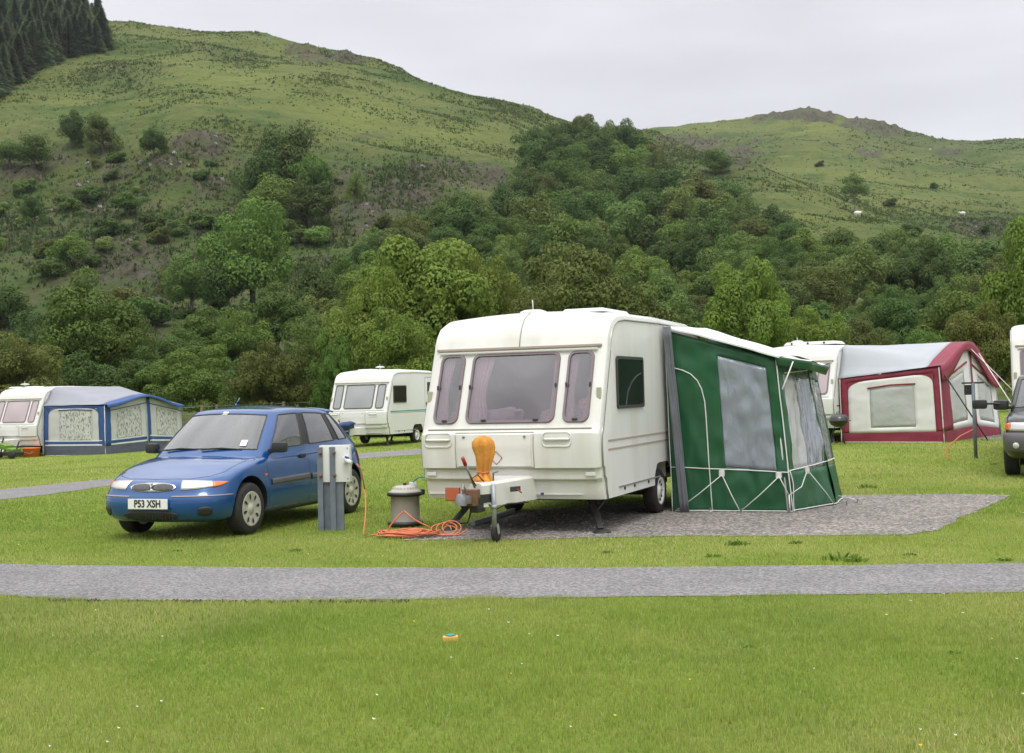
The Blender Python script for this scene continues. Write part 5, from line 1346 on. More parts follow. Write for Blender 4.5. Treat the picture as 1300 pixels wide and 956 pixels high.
# per bearing: list of (r, y row seen from the pitch)
K = {
 -900: [(75, 500), (150, 330), (260, 150), (400, 20), (520, -60), (700, 60), (1000, 200)],
 -300: [(75, 505), (150, 400), (230, 260), (262, 175), (330, 105), (450, -40), (560, -60), (700, 40), (1000, 180)],
 0: [(78, 503), (150, 405), (225, 275), (250, 178), (262, 165), (330, 120), (440, 30), (520, -20), (600, 10), (800, 120), (1000, 180)],
 130: [(78, 500), (150, 395), (225, 270), (252, 178), (264, 166), (330, 112), (400, 66), (470, 27), (540, 50), (700, 120), (1000, 190)],
 250: [(78, 498), (150, 390), (220, 250), (244, 160), (256, 141), (330, 103), (460, 38), (540, 70), (700, 140), (1000, 190)],
 330: [(78, 496), (150, 385), (220, 260), (262, 150), (300, 120), (370, 85), (460, 42), (540, 70), (700, 140), (1000, 190)],
 420: [(78, 494), (150, 372), (220, 255), (268, 160), (300, 125), (370, 90), (450, 52), (540, 85), (700, 150), (1000, 190)],
 520: [(78, 492), (150, 358), (225, 255), (262, 190), (310, 145), (360, 115), (430, 85), (520, 120), (700, 180), (1000, 200)],
 620: [(78, 490), (150, 368), (225, 265), (270, 205), (320, 160), (370, 138), (415, 118), (500, 150), (700, 200), (1000, 210)],
 740: [(78, 488), (150, 388), (225, 290), (290, 220), (340, 182), (400, 148), (480, 180), (620, 215), (800, 205), (1000, 200)],
 830: [(78, 487), (150, 390), (225, 300), (290, 235), (340, 195), (380, 170), (440, 196), (560, 215), (700, 195), (880, 160), (1000, 170)],
 960: [(78, 486), (150, 395), (220, 310), (280, 240), (330, 205), (380, 222), (460, 228), (600, 200), (760, 172), (870, 153), (1000, 175)],
 1040: [(78, 485), (150, 398), (215, 320), (270, 255), (300, 240), (350, 246), (450, 228), (600, 195), (780, 158), (850, 137), (1000, 170)],
 1130: [(78, 485), (150, 400), (210, 335), (260, 282), (290, 275), (340, 282), (440, 245), (600, 205), (780, 172), (860, 160), (1000, 185)],
 1200: [(78, 484), (145, 408), (200, 345), (250, 300), (280, 298), (330, 296), (440, 255), (600, 212), (800, 187), (880, 180), (1000, 195)],
 1300: [(78, 484), (140, 415), (190, 360), (230, 330), (260, 326), (320, 318), (440, 262), (600, 218), (780, 186), (900, 180), (1000, 190)],
 1600: [(78, 482), (140, 425), (190, 370), (230, 340), (270, 330), (320, 320), (440, 270), (600, 225), (780, 180), (900, 165), (1000, 170)],
 2300: [(78, 482), (140, 425), (190, 370), (240, 340), (320, 300), (440, 240), (600, 190), (780, 150), (900, 150), (1000, 160)],
}
KX = sorted(K); RR = np.concatenate([np.array([58, 62, 66, 70, 74]), np.linspace(78, 480, 215), np.linspace(484, 1000, 110)])
prof_z = []
for px in KX:
    k = K[px]; rs = [58, 66]+[a for a, _ in k]; zs = [None, None]+[zof(px, y, r) for r, y in k]
    X = 66*(px-650)/F; zs[0] = gz(X, 58)-.25; zs[1] = gz(X, 66)+.0; zs[2] = max(zs[2], zs[1]+.4)
    z = np.interp(RR, rs, zs)
    # light smoothing
    for _ in range(3): z[1:-1] = (z[:-2]+2*z[1:-1]+z[2:])/4
    prof_z.append(z)
prof_z = np.array(prof_z)
PX = np.concatenate([np.linspace(-900, -160, 50), np.linspace(-150, 1450, 420), np.linspace(1465, 2300, 50)])
H0 = np.empty((len(PX), len(RR)))
for i, px in enumerate(PX):
    j = max(0, min(len(KX)-2, np.searchsorted(KX, px)-1)); t = (px-KX[j])/(KX[j+1]-KX[j])
    H0[i] = prof_z[j]*(1-t)+prof_z[j+1]*t
# soften across bearings
for _ in range(14):
    H0[1:-1] = (H0[:-2]+2*H0[1:-1]+H0[2:])/4
def blob(px, y, L):
    s = 0
    for (cx, cy, rx, ry, w_) in L: s = max(s, w_*math.exp(-(((px-cx)/rx)**2+((y-cy)/ry)**2)**1.3))
    return s
ROCK = [(60, 200, 60, 28, .6), (150, 205, 40, 30, .5), (262, 178, 45, 24, .95), (215, 205, 25, 12, .7), (330, 185, 30, 22, .4), (150, 340, 75, 28, 1.0), (215, 360, 30, 30, .9), (120, 355, 60, 18, .9), (35, 225, 35, 16, .8), (185, 430, 16, 40, .9), (195, 400, 22, 22, .8), (270, 240, 40, 18, .6),
        (560, 225, 60, 24, .9), (615, 225, 36, 26, .95), (520, 250, 60, 22, .7), (470, 275, 45, 26, .7), (445, 235, 20, 20, .5), (470, 165, 34, 5, .5), (430, 70, 75, 9, .8), (390, 62, 30, 6, .7), (600, 110, 30, 5, .4), (510, 85, 20, 5, .4),
        (885, 182, 55, 10, .7), (950, 200, 25, 16, .7), (880, 228, 20, 5, .8), (1025, 147, 55, 9, 1.0), (1000, 150, 60, 5, .8), (1110, 157, 40, 8, .9), (1150, 163, 50, 9, 1.0), (1250, 175, 90, 5, .6), (1245, 290, 40, 14, .9), (1220, 195, 35, 7, .7), (1115, 196, 22, 5, .8), (1230, 230, 60, 5, .3), (430, 235, 20, 15, .5), (980, 180, 60, 6, .4), (120, 265, 60, 25, .5)]
BROWN = [(150, 300, 190, 110, .8), (30, 350, 90, 60, .6), (260, 220, 90, 50, .7), (480, 260, 120, 60, .9), (440, 330, 90, 60, .7), (370, 420, 60, 50, .5), (160, 95, 60, 20, .5), (290, 70, 60, 12, .4), (640, 140, 60, 14, .3), (180, 420, 60, 60, .8), (940, 200, 80, 30, .5), (1250, 290, 60, 20, .6), (1180, 180, 150, 12, .5), (1200, 215, 80, 14, .4), (870, 200, 90, 22, .5)]
LIGHT = [(260, 100, 130, 30, .9), (130, 130, 110, 24, .8), (430, 140, 110, 26, .95), (560, 170, 70, 16, .8), (380, 60, 60, 20, .6), (1050, 165, 80, 14, .7), (1000, 205, 60, 24, .6), (1150, 230, 120, 30, .7), (900, 160, 80, 10, .5), (190, 380, 20, 40, .4), (1020, 275, 40, 14, .6), (560, 110, 70, 16, .5)]
verts = []; mask = []; grid_pt = []
for i, px in enumerate(PX):
    for j, r_ in enumerate(RR):
        z = H0[i, j]; X = r_*(px-650)/F; y_img = (498-.025*(px-650)) - (z-HC)/r_*F
        p3 = Vector((X, r_, z)); amp = sstep(80, 140, r_)
        rk = blob(px, y_img, ROCK); sc = .3+.7*min(1, r_/400)
        n1 = noise.noise(Vector((X*.012, r_*.012, 3)))*3.0 + (.6-abs(noise.noise(Vector((X*.022, r_*.030, 5))))*2)*2.6 + noise.noise(Vector((X*.10, r_*.10, 8)))*.6 + noise.noise(Vector((X*.3, r_*.3, 8)))*.22
        z += amp*n1*sc*(1.0 if r_ < 480 else 1.4)
        rn = 1-abs(noise.noise(Vector((X*.09, r_*.05, 1)))*2); rn2 = 1-abs(noise.noise(Vector((X*.30, r_*.12, 4)))*2)
        z += amp*rk*(rn*2.6+rn2*1.1-1.4)*(1 if r_ < 480 else 1.6)
        verts.append((X*(1.0), r_, z))
        bz = sstep(158, 205, y_img+8*noise.noise(Vector((X*.05, 2, 0))))*(1-sstep(520, 640, px))*(1-sstep(470, 500, y_img))*(1 if r_ < 300 else 0)*(1-.75*sstep(330, 430, px)*(1-sstep(200, 250, y_img)))
        mask.append((rk*.9, max(blob(px, y_img, BROWN), .66*bz), blob(px, y_img, LIGHT)*(1-bz), 1))
nR = len(RR); faces = [(i*nR+j, (i+1)*nR+j, (i+1)*nR+j+1, i*nR+j+1) for i in range(len(PX)-1) for j in range(nR-1)]
me = bpy.data.meshes.new('hills'); me.from_pydata(verts, [], faces); me.update(); me.shade_smooth()
a_ = me.color_attributes.new('cover', 'FLOAT_COLOR', 'POINT'); a_.data.foreach_set('color', np.array(mask).ravel())
def hill_material():
    m = bpy.data.materials.new('hillside'); m.use_nodes = True; MATS['hillside'] = m
    nt = m.node_tree; b = nt.nodes['Principled BSDF']; n = nt.nodes.new; l = nt.links.new; b.inputs['Roughness'].default_value = .95; b.inputs['Specular IOR Level'].default_value = .08
    g = n('ShaderNodeNewGeometry'); at = n('ShaderNodeAttribute'); at.attribute_name = 'cover'; sp = n('ShaderNodeSeparateColor'); l(at.outputs['Color'], sp.inputs[0])
    def nz(s, d, sc=(1, 1, 1), r=.55):
        mp = n('ShaderNodeMapping'); mp.inputs['Scale'].default_value = sc; l(g.outputs['Position'], mp.inputs[0])
        t = n('ShaderNodeTexNoise'); t.inputs['Scale'].default_value = s; t.inputs['Detail'].default_value = d; t.inputs['Roughness'].default_value = r; l(mp.outputs[0], t.inputs[0]); return t.outputs[0]
    def rgb(c): x = n('ShaderNodeRGB'); x.outputs[0].default_value = (*c, 1); return x.outputs[0]
    def mr(src, a, b_, c=0, d=1): x = n('ShaderNodeMapRange'); l(src, x.inputs[0]); x.inputs[1].default_value = a; x.inputs[2].default_value = b_; x.inputs[3].default_value = c; x.inputs[4].default_value = d; return x.outputs[0]
    def mix(f, a, b_): x = n('ShaderNodeMix'); x.data_type = 'RGBA'; l(f, x.inputs[0]); l(a, x.inputs[6]); l(b_, x.inputs[7]); return x.outputs[2]
    def mth(op, a, b_):
        x = n('ShaderNodeMath'); x.operation = op; x.use_clamp = True
        for k, q in enumerate((a, b_)):
            if isinstance(q, (int, float)): x.inputs[k].default_value = q
            else: l(q, x.inputs[k])
        return x.outputs[0]
    big = nz(.018, 6); mid = nz(.07, 7, r=.6); fine = nz(.5, 7, r=.65); streak = nz(.12, 6, (1, 1, 3.5), .65)
    grass = mix(mr(mid, .35, .65), rgb((.075, .098, .028)), rgb((.118, .140, .042)))
    grass = mix(mr(fine, .35, .7), grass, rgb((.150, .165, .055)))
    grass = mix(mth('MULTIPLY', sp.outputs[2], mr(streak, .3, .62)), grass, rgb((.172, .200, .052)))
    bracken = mix(mr(fine, .3, .7), rgb((.040, .075, .022)), rgb((.075, .115, .032)))
    col = mix(mr(mth('ADD', mth('MULTIPLY', big, .55), mth('MULTIPLY', streak, .45)), .47, .60), grass, bracken)
    brown = mix(mr(fine, .3, .7), rgb((.052, .060, .028)), rgb((.092, .090, .044)))
    brown = mix(mr(nz(.16, 5), .42, .58), brown, rgb((.055, .088, .024)))
    fb = mth('MULTIPLY', mth('ADD', sp.outputs[1], .05), mr(nz(.05, 8, r=.7), .30, .54, 0, 1.25))
    col = mix(fb, col, brown)
    mpv = n('ShaderNodeMapping'); mpv.inputs['Scale'].default_value = (1.0, .5, .16); l(g.outputs['Position'], mpv.inputs[0])
    vr = n('ShaderNodeTexNoise'); vr.inputs['Scale'].default_value = .75; vr.inputs['Detail'].default_value = 8; vr.inputs['Roughness'].default_value = .7; l(mpv.outputs[0], vr.inputs[0])
    rock = mix(mr(vr.outputs[0], .35, .65), rgb((.040, .034, .026)), rgb((.118, .102, .080)))
    rock = mix(mr(nz(.45, 6, (1, 1, .6), .7), .62, .72), rock, rgb((.33, .32, .30)))
    sn = n('ShaderNodeSeparateXYZ'); l(g.outputs['True Normal'], sn.inputs[0]); steep = mr(sn.outputs[2], .86, .55)
    fr_ = mth('MULTIPLY', mr(mth('ADD', sp.outputs[0], mth('MULTIPLY', mth('SUBTRACT', nz(.11, 8, r=.75), .5), 1.6)), .34, .52), mr(sp.outputs[0], .06, .25))
    fr2 = mth('ADD', mth('MULTIPLY', fr_, .8), mth('MULTIPLY', steep, mth('MULTIPLY', fr_, .9)))
    col = mix(mth('MULTIPLY', fr2, mr(nz(.22, 7, r=.75), .36, .54, .3, 1)), col, rock)
    l(col, b.inputs['Base Color'])
    bp = n('ShaderNodeBump'); bp.inputs['Strength'].default_value = .8; bp.inputs['Distance'].default_value = 1.2; l(nz(.45, 9, (1, 1, 1.6), .7), bp.inputs['Height']); l(bp.outputs[0], b.inputs['Normal'])
hill_material()
hills = tag(obj('hills', me, 'hillside'), kind='structure')
VV = np.array(verts).reshape(len(PX), nR, 3)
def tussocks():
    n = 260000; g = RNG; r_ = 85+ (480-85)*g.random(n)**.9; far = g.random(n) < .22; r_ = np.where(far, 480+500*g.random(n), r_); px = g.random(n)*1450-75
    fi = np.interp(px, PX, np.arange(len(PX))); fj = np.interp(r_, RR, np.arange(nR)); i0 = np.minimum(fi.astype(int), len(PX)-2); j0 = np.minimum(fj.astype(int), nR-2); a = (fi-i0)[:, None]; b = (fj-j0)[:, None]
    P_ = VV[i0, j0]*(1-a)*(1-b)+VV[i0+1, j0]*a*(1-b)+VV[i0, j0+1]*(1-a)*b+VV[i0+1, j0+1]*a*b
    big = vnoise(P_[:, 0], P_[:, 1], .05, 3)*.5+vnoise(P_[:, 0], P_[:, 1], .13, 5)*.5; mk = np.array(mask).reshape(len(PX), nR, 4)[i0, j0]; keep = g.random(n) < np.clip(np.clip(big*3.0-1.15, .04, 1)*(1-.8*mk[:, 2])+mk[:, 1]*.34, 0, 1); P_, big, mk, r_ = P_[keep], big[keep], mk[keep], r_[keep]; n = len(P_)
    s = (.16+.30*g.random(n))*(.6+.5*big)*(.7+r_/420)*(1+1.6*mk[:, 1]*g.random(n)**2); t = g.random(n)*6.283
    s = s*.72
    K3 = 4; v = np.empty((n, K3, 3, 3))
    for k in range(K3):
        a_ = t+k*1.7+g.random(n); ca, sa = np.cos(a_), np.sin(a_); lean = g.normal(size=n)*.5; ox, oy = g.normal(size=n)*s*.55, g.normal(size=n)*s*.55
        B = P_+np.stack([ox, oy, np.full(n, -.1)], 1); v[:, k, 0] = B+np.stack([ca*s*.55, sa*s*.55, 0*s], 1); v[:, k, 1] = B-np.stack([ca*s*.55, sa*s*.55, 0*s], 1)
        v[:, k, 2] = B+np.stack([-sa*s*lean, ca*s*lean, s*(.5+.9*g.random(n))+.1], 1)
    me = bpy.data.meshes.new('tussocks'); m3 = n*K3; me.vertices.add(m3*3); me.loops.add(m3*3); me.polygons.add(m3); me.vertices.foreach_set('co', v.ravel()); me.loops.foreach_set('vertex_index', np.arange(m3*3)); me.polygons.foreach_set('loop_start', np.arange(0, m3*3, 3)); me.polygons.foreach_set('loop_total', np.full(m3, 3)); me.update()
    c = np.array([[.060, .100, .026], [.085, .125, .032], [.115, .150, .042], [.150, .170, .060], [.075, .075, .040], [.100, .092, .050], [.040, .072, .020]]); q = g.random(n); br = np.clip(mk[:, 1]*1.1, 0, 1)
    ci = np.where(g.random(n) < br*.75, np.where(q < .28, 4, np.where(q < .45, 5, np.where(q < .8, 6, 0))), np.where(q < .40, 0, np.where(q < .75, 1, np.where(q < .92, 2, 3))))
    col = np.ones((n, K3*3, 4)); col[:, :, :3] = (c[ci]*(.8+.4*g.random(n))[:, None])[:, None, :]
    a_ = me.color_attributes.new('tint', 'FLOAT_COLOR', 'POINT'); a_.data.foreach_set('color', col.reshape(-1, 4).ravel())
    tag(obj('hillside_tussocks', me, 'grass_blade'), 'rough grass tussocks, heather and bracken covering the hills', 'grass', kind='stuff')
tussocks()
def yimg(p): 
    X, Y, Z = p[0], p[1], p[2]-HC; c, s = math.cos(PITCH), math.sin(PITCH); Yc = Y*c+Z*s; Zc = -Y*s+Z*c; u = F*X/Yc; v = -F*Zc/Yc
    return 650+u*math.cos(ROLL)+v*math.sin(ROLL), 433-u*math.sin(ROLL)+v*math.cos(ROLL)
YI = np.array([[yimg(VV[i, j])[1] for j in range(nR)] for i in range(len(PX))])
def hill_at(px, py, far=False):
    i = int(np.argmin(abs(PX-px))); best = None; prev = None; mn = 1e9
    for j in range(5, nR):
        y = YI[i, j]
        if y <= py and y < mn: 
            return Vector(VV[i, j])
        mn = min(mn, y)
    j = int(np.argmin(YI[i])); return Vector(VV[i, j])
# ------------------------------------------------------------------ foliage
def leaf_mat(name, c0, c1_, var=.25, tr=.30):
    m = bpy.data.materials.new(name); m.use_nodes = True; MATS[name] = m
    nt = m.node_tree; b = nt.nodes['Principled BSDF']; n = nt.nodes.new; l = nt.links.new; b.inputs['Roughness'].default_value = .65; b.inputs['Specular IOR Level'].default_value = .22
    g = n('ShaderNodeNewGeometry'); oi = n('ShaderNodeObjectInfo')
    x = n('ShaderNodeMix'); x.data_type = 'RGBA'; x.inputs[6].default_value = (*c0, 1); x.inputs[7].default_value = (*c1_, 1)
    tcx = n('ShaderNodeTexCoord'); t = n('ShaderNodeTexNoise'); t.inputs['Scale'].default_value = 3.2; t.inputs['Detail'].default_value = 2; l(tcx.outputs['Object'], t.inputs[0])
    ad = n('ShaderNodeMath'); ad.operation = 'ADD'; l(t.outputs[0], ad.inputs[0])
    s1 = n('ShaderNodeMath'); s1.operation = 'MULTIPLY_ADD'; s1.inputs[1].default_value = .5; s1.inputs[2].default_value = -.25; l(g.outputs['Random Per Island'], s1.inputs[0]); l(s1.outputs[0], ad.inputs[1]); ad.use_clamp = True; l(ad.outputs[0], x.inputs[0])
    hs = n('ShaderNodeHueSaturation'); l(x.outputs[2], hs.inputs['Color'])
    v = n('ShaderNodeMapRange'); v.inputs[3].default_value = 1-var; v.inputs[4].default_value = 1+var; l(oi.outputs['Random'], v.inputs[0]); l(v.outputs[0], hs.inputs['Value'])
    w_ = n('ShaderNodeMath'); w_.operation = 'FRACT'; q = n('ShaderNodeMath'); q.operation = 'MULTIPLY'; q.inputs[1].default_value = 7.31; l(oi.outputs['Random'], q.inputs[0]); l(q.outputs[0], w_.inputs[0])
    h = n('ShaderNodeMapRange'); h.inputs[3].default_value = .482; h.inputs[4].default_value = .515; l(w_.outputs[0], h.inputs[0]); l(h.outputs[0], hs.inputs['Hue'])
    l(hs.outputs[0], b.inputs['Base Color']); tl = n('ShaderNodeBsdfTranslucent'); l(hs.outputs[0], tl.inputs[0]); ms = n('ShaderNodeMixShader'); ms.inputs[0].default_value = tr
    l(b.outputs[0], ms.inputs[1]); l(tl.outputs[0], ms.inputs[2]); l(ms.outputs[0], nt.nodes['Material Output'].inputs[0]); return m
leaf_mat('leaf_dark', (.054, .098, .022), (.115, .185, .042)); leaf_mat('leaf_mid', (.080, .145, .026), (.165, .250, .050)); leaf_mat('leaf_bright', (.115, .185, .026), (.240, .315, .060), .06)
leaf_mat('leaf_olive', (.080, .105, .024), (.175, .195, .048), .12); leaf_mat('leaf_brown', (.078, .112, .030), (.155, .190, .052), .15); leaf_mat('leaf_needle', (.100, .145, .070), (.210, .270, .120), .25, .4)
leaf_mat('leaf_pale', (.100, .160, .038), (.190, .265, .070), .15)
def crown_mesh(name, seed, nclump, nleaf, leaf, ax=(1, 1, .9), shell=.62, cr=(.24, .40), flat_base=.0, pointy=2.0, up=.5):
    """unit crown: radius ~1, centred at z=0; leaves are small folded diamonds on many clumps"""
    g = np.random.default_rng(seed); C_ = []; 
    for k in range(nclump):
        while True:
            d = g.normal(size=3); d /= np.linalg.norm(d)
            if d[2] > -.75: break
        r_ = shell+(1-shell)*g.random() if k > nclump*.25 else g.random()*shell
        cr_ = cr[0]+(cr[1]-cr[0])*g.random(); lob = 1+.22*math.sin(3*math.atan2(d[1], d[0])+seed)+.12*math.sin(5*d[2]*2+seed*2)
        C_.append((d*r_*(1-cr_*.55)*lob, cr_))
    w_ = np.array([c[1]**2 for c in C_]); w_ /= w_.sum(); idx = g.choice(nclump, nleaf, p=w_)
    cc = np.array([c[0] for c in C_])[idx]; rr = np.array([c[1] for c in C_])[idx]
    d = g.normal(size=(nleaf, 3)); d[:, 2] += up*.6; d /= np.linalg.norm(d, axis=1)[:, None]
    ph = np.sin(d[:, 0]*7+idx)*np.sin(d[:, 1]*6+idx*1.7)*np.sin(d[:, 2]*7+idx*.7)
    pos = cc+d*(rr*(.72+.35*g.random(nleaf)**.5+.16*ph))[:, None]*np.array([1, 1, .82])
    nrm = d+g.normal(size=(nleaf, 3))*.36; nrm[:, 2] += .35; nrm /= np.linalg.norm(nrm, axis=1)[:, None]
    t = np.cross(nrm, g.normal(size=(nleaf, 3))); t /= np.linalg.norm(t, axis=1)[:, None]; b = np.cross(nrm, t)
    s = leaf*(.6+.8*g.random(nleaf))[:, None]
    A = np.array(ax); pos = pos*A
    v = np.empty((nleaf, 4, 3)); v[:, 0] = pos-t*s*.62; v[:, 1] = pos-b*s*.42+nrm*s*.12; v[:, 2] = pos+t*s*.62*(pointy/2)-nrm*s*.15; v[:, 3] = pos+b*s*.42+nrm*s*.12
    me = bpy.data.meshes.new(name); me.vertices.add(nleaf*4); me.loops.add(nleaf*4); me.polygons.add(nleaf)
    me.vertices.foreach_set('co', v.ravel()); me.loops.foreach_set('vertex_index', np.arange(nleaf*4)); me.polygons.foreach_set('loop_start', np.arange(0, nleaf*4, 4)); me.polygons.foreach_set('loop_total', np.full(nleaf, 4)); me.update()
    return me, C_
def trunk_mesh(name, C_, ax, h0, seed, rad=.07):
    """trunk from z=-h0 (ground) up into the crown, limbs to the clumps"""
    bm = NB(); g = random.Random(seed); top = Vector((0, 0, .25*ax[2]))
    pts = [Vector((0.03*g.uniform(-1, 1)*k, .03*g.uniform(-1, 1)*k, -h0+(top.z+h0)*k/5)) for k in range(6)]
    tube(bm, pts, [rad*(1.35 if k == 0 else 1-.13*k) for k in range(6)], 8)
    for c, r_ in C_[::max(1, len(C_)//11)]:
        e = Vector((c[0]*ax[0], c[1]*ax[1], c[2]*ax[2])); k = g.randint(2, 4); s = pts[k]
        tube(bm, [s, s.lerp(e, .5)+Vector((0, 0, -.04)), e], [rad*.45, rad*.28, rad*.10], 6)
    me = bpy.data.meshes.new(name); bm.to_mesh(me); bm.free(); return me
VAR = {}
def variant(key, **kw):
    ax = kw.get('ax', (1, 1, .9)); h0 = kw.pop('h0', 1.15); rad = kw.pop('rad', .07)
    me, C_ = crown_mesh('crown', **kw); VAR[key] = (me, trunk_mesh('trunk', C_, ax, h0, kw['seed'], rad), h0, ax)
for k in range(4): variant('far%d' % k, seed=20+k, nclump=34+6*k, nleaf=9000, leaf=.066, ax=(1, 1, (.85, .95, .78, 1.05)[k]), cr=(.24, .42), h0=1.0)
for k in range(3): variant('mid%d' % k, seed=40+k, nclump=60+10*k, nleaf=26000, leaf=.042, ax=(1, 1, (.85, 1.0, .8)[k]), cr=(.18, .34), h0=1.0)
for k in range(3): variant('near%d' % k, seed=60+k, nclump=(95, 120, 110)[k], nleaf=48000, leaf=(.036, .033, .031)[k], ax=(1, 1, (.9, .8, .75)[k]), cr=(.14, .28), h0=(1.1, 1.0, .95)[k])
variant('thin', seed=77, nclump=26, nleaf=2600, leaf=.075, ax=(1, 1, .8), cr=(.16, .30), h0=1.15, rad=.055)
variant('bush', seed=88, nclump=26, nleaf=4200, leaf=.095, ax=(1, 1, .7), cr=(.28, .42), h0=.6, rad=.05)
MESHM = {}
def with_mat(me, m_):
    k = (me.name, m_)
    if k not in MESHM:
        c = me.copy(); c.materials.clear(); c.materials.append(MATS[m_]); MESHM[k] = c
    return MESHM[k]
BARK = {}
def tree(key, base, height, width, leaf, label, group=None, name='tree', bark='bark'):
    cm, tm_, h0, ax = VAR[key]
    t = thing(name, label, 'tree' if name != 'shrub' else 'shrub', base, random.random()*6.28, group)
    s = width/2; sz = height/(h0+ax[2])
    t.scale = (s, s, sz)
    c = bpy.data.objects.new('crown', with_mat(cm, leaf)); COL.objects.link(c); c.parent = t; c.location = (0, 0, h0)
    k = bpy.data.objects.new('trunk', with_mat(tm_, bark)); COL.objects.link(k); k.parent = t; k.location = (0, 0, h0-.02)
    return t
def tree_px(key, px, ytop, ybase, wpx, leaf, label, Y=None, group=None, name='tree', bark='bark'):
    """a tree whose crown spans wpx at bearing px, between rows ytop and ybase, standing on the ground at distance Y (or on the hill seen at ybase)"""
    if Y: b = at_depth(px, 500, Y); b.z = (gz(b.x, b.y) if Y < 66 else float(np.interp(Y, RR, H0[int(np.argmin(abs(PX-px)))])))-.1; h = HC+Y*((498-.025*(px-650))-ytop)/F-b.z
    else: b = hill_at(px, ybase); Y = b.y; h = (ybase-ytop)*Y/F; b = b-Vector((0, 0, .04*h))
    return tree(key, b, h*1.04, wpx*Y/F, leaf, label, group, name, bark)
T_ = tree_px
# row behind the pitches (each stands out)
T_('near0', 535, 312, 500, 200, 'leaf_bright', 'tallest bright yellow green tree directly above the left end of the cream caravan', Y=60)
T_('near1', 608, 322, 500, 140, 'leaf_bright', 'bright green tree overlapping the tallest one, above the cream caravan', Y=64)
T_('near2', 470, 362, 500, 125, 'leaf_bright', 'yellow green tree above the small white caravan', Y=57)
T_('near1', 508, 398, 500, 115, 'leaf_bright', 'low yellow green tree between the small white caravan and the cream caravan', Y=55)
T_('near2', 745, 326, 500, 225, 'leaf_olive', 'wide rounded olive green tree behind the roof of the cream caravan', Y=58)
T_('near0', 690, 380, 500, 110, 'leaf_olive', 'olive tree low behind the roof aerial of the cream caravan', Y=55)
T_('near0', 957, 338, 500, 118, 'leaf_bright', 'bright green tree rising behind the green awning', Y=58)
T_('near1', 1035, 395, 500, 105, 'leaf_bright', 'low bright green tree behind the roof of the burgundy awning caravan', Y=62)
T_('near2', 1100, 408, 500, 90, 'leaf_brown', 'low brownish green bush behind the burgundy awning caravan', Y=66)
T_('near1', 345, 438, 505, 105, 'leaf_olive', 'rounded olive bush behind the roof of the blue car', Y=57)
T_('mid1', 405, 415, 505, 90, 'leaf_mid', 'dark green tree right of the rounded olive bush', Y=62)
T_('near2', 430, 430, 505, 70, 'leaf_mid', 'green bush just left of the small white caravan', Y=56)
T_('near1', 25, 428, 510, 135, 'leaf_olive', 'yellowish olive bush behind the left edge caravan', Y=60)
T_('mid0', -50, 405, 510, 110, 'leaf_dark', 'dark tree beyond the left edge of the photo', Y=62)
T_('mid2', 115, 452, 510, 110, 'leaf_dark', 'dark green bush right of the olive bush at the left', Y=66)
T_('near1', 1248, 388, 495, 100, 'leaf_olive', 'olive green bush right of the burgundy awning', Y=50)
T_('near0', 1325, 285, 490, 130, 'leaf_bright', 'tall bright green tree cut off by the right edge', Y=52)
T_('near2', 1185, 428, 495, 90, 'leaf_mid', 'mid green bush behind the peak of the burgundy awning', Y=60)
T_('mid1', 870, 400, 500, 100, 'leaf_dark', 'dark green tree behind the grey strip of the green awning', Y=68)
T_('near2', 250, 448, 508, 120, 'leaf_mid', 'mid green bush behind the front of the blue car roof', Y=66)
T_('mid0', 185, 455, 508, 90, 'leaf_dark', 'dark green bush above the peak of the blue awning', Y=68)
T_('mid0', 305, 470, 508, 70, 'leaf_dark', 'low dark bush beside the wire fence', Y=62)
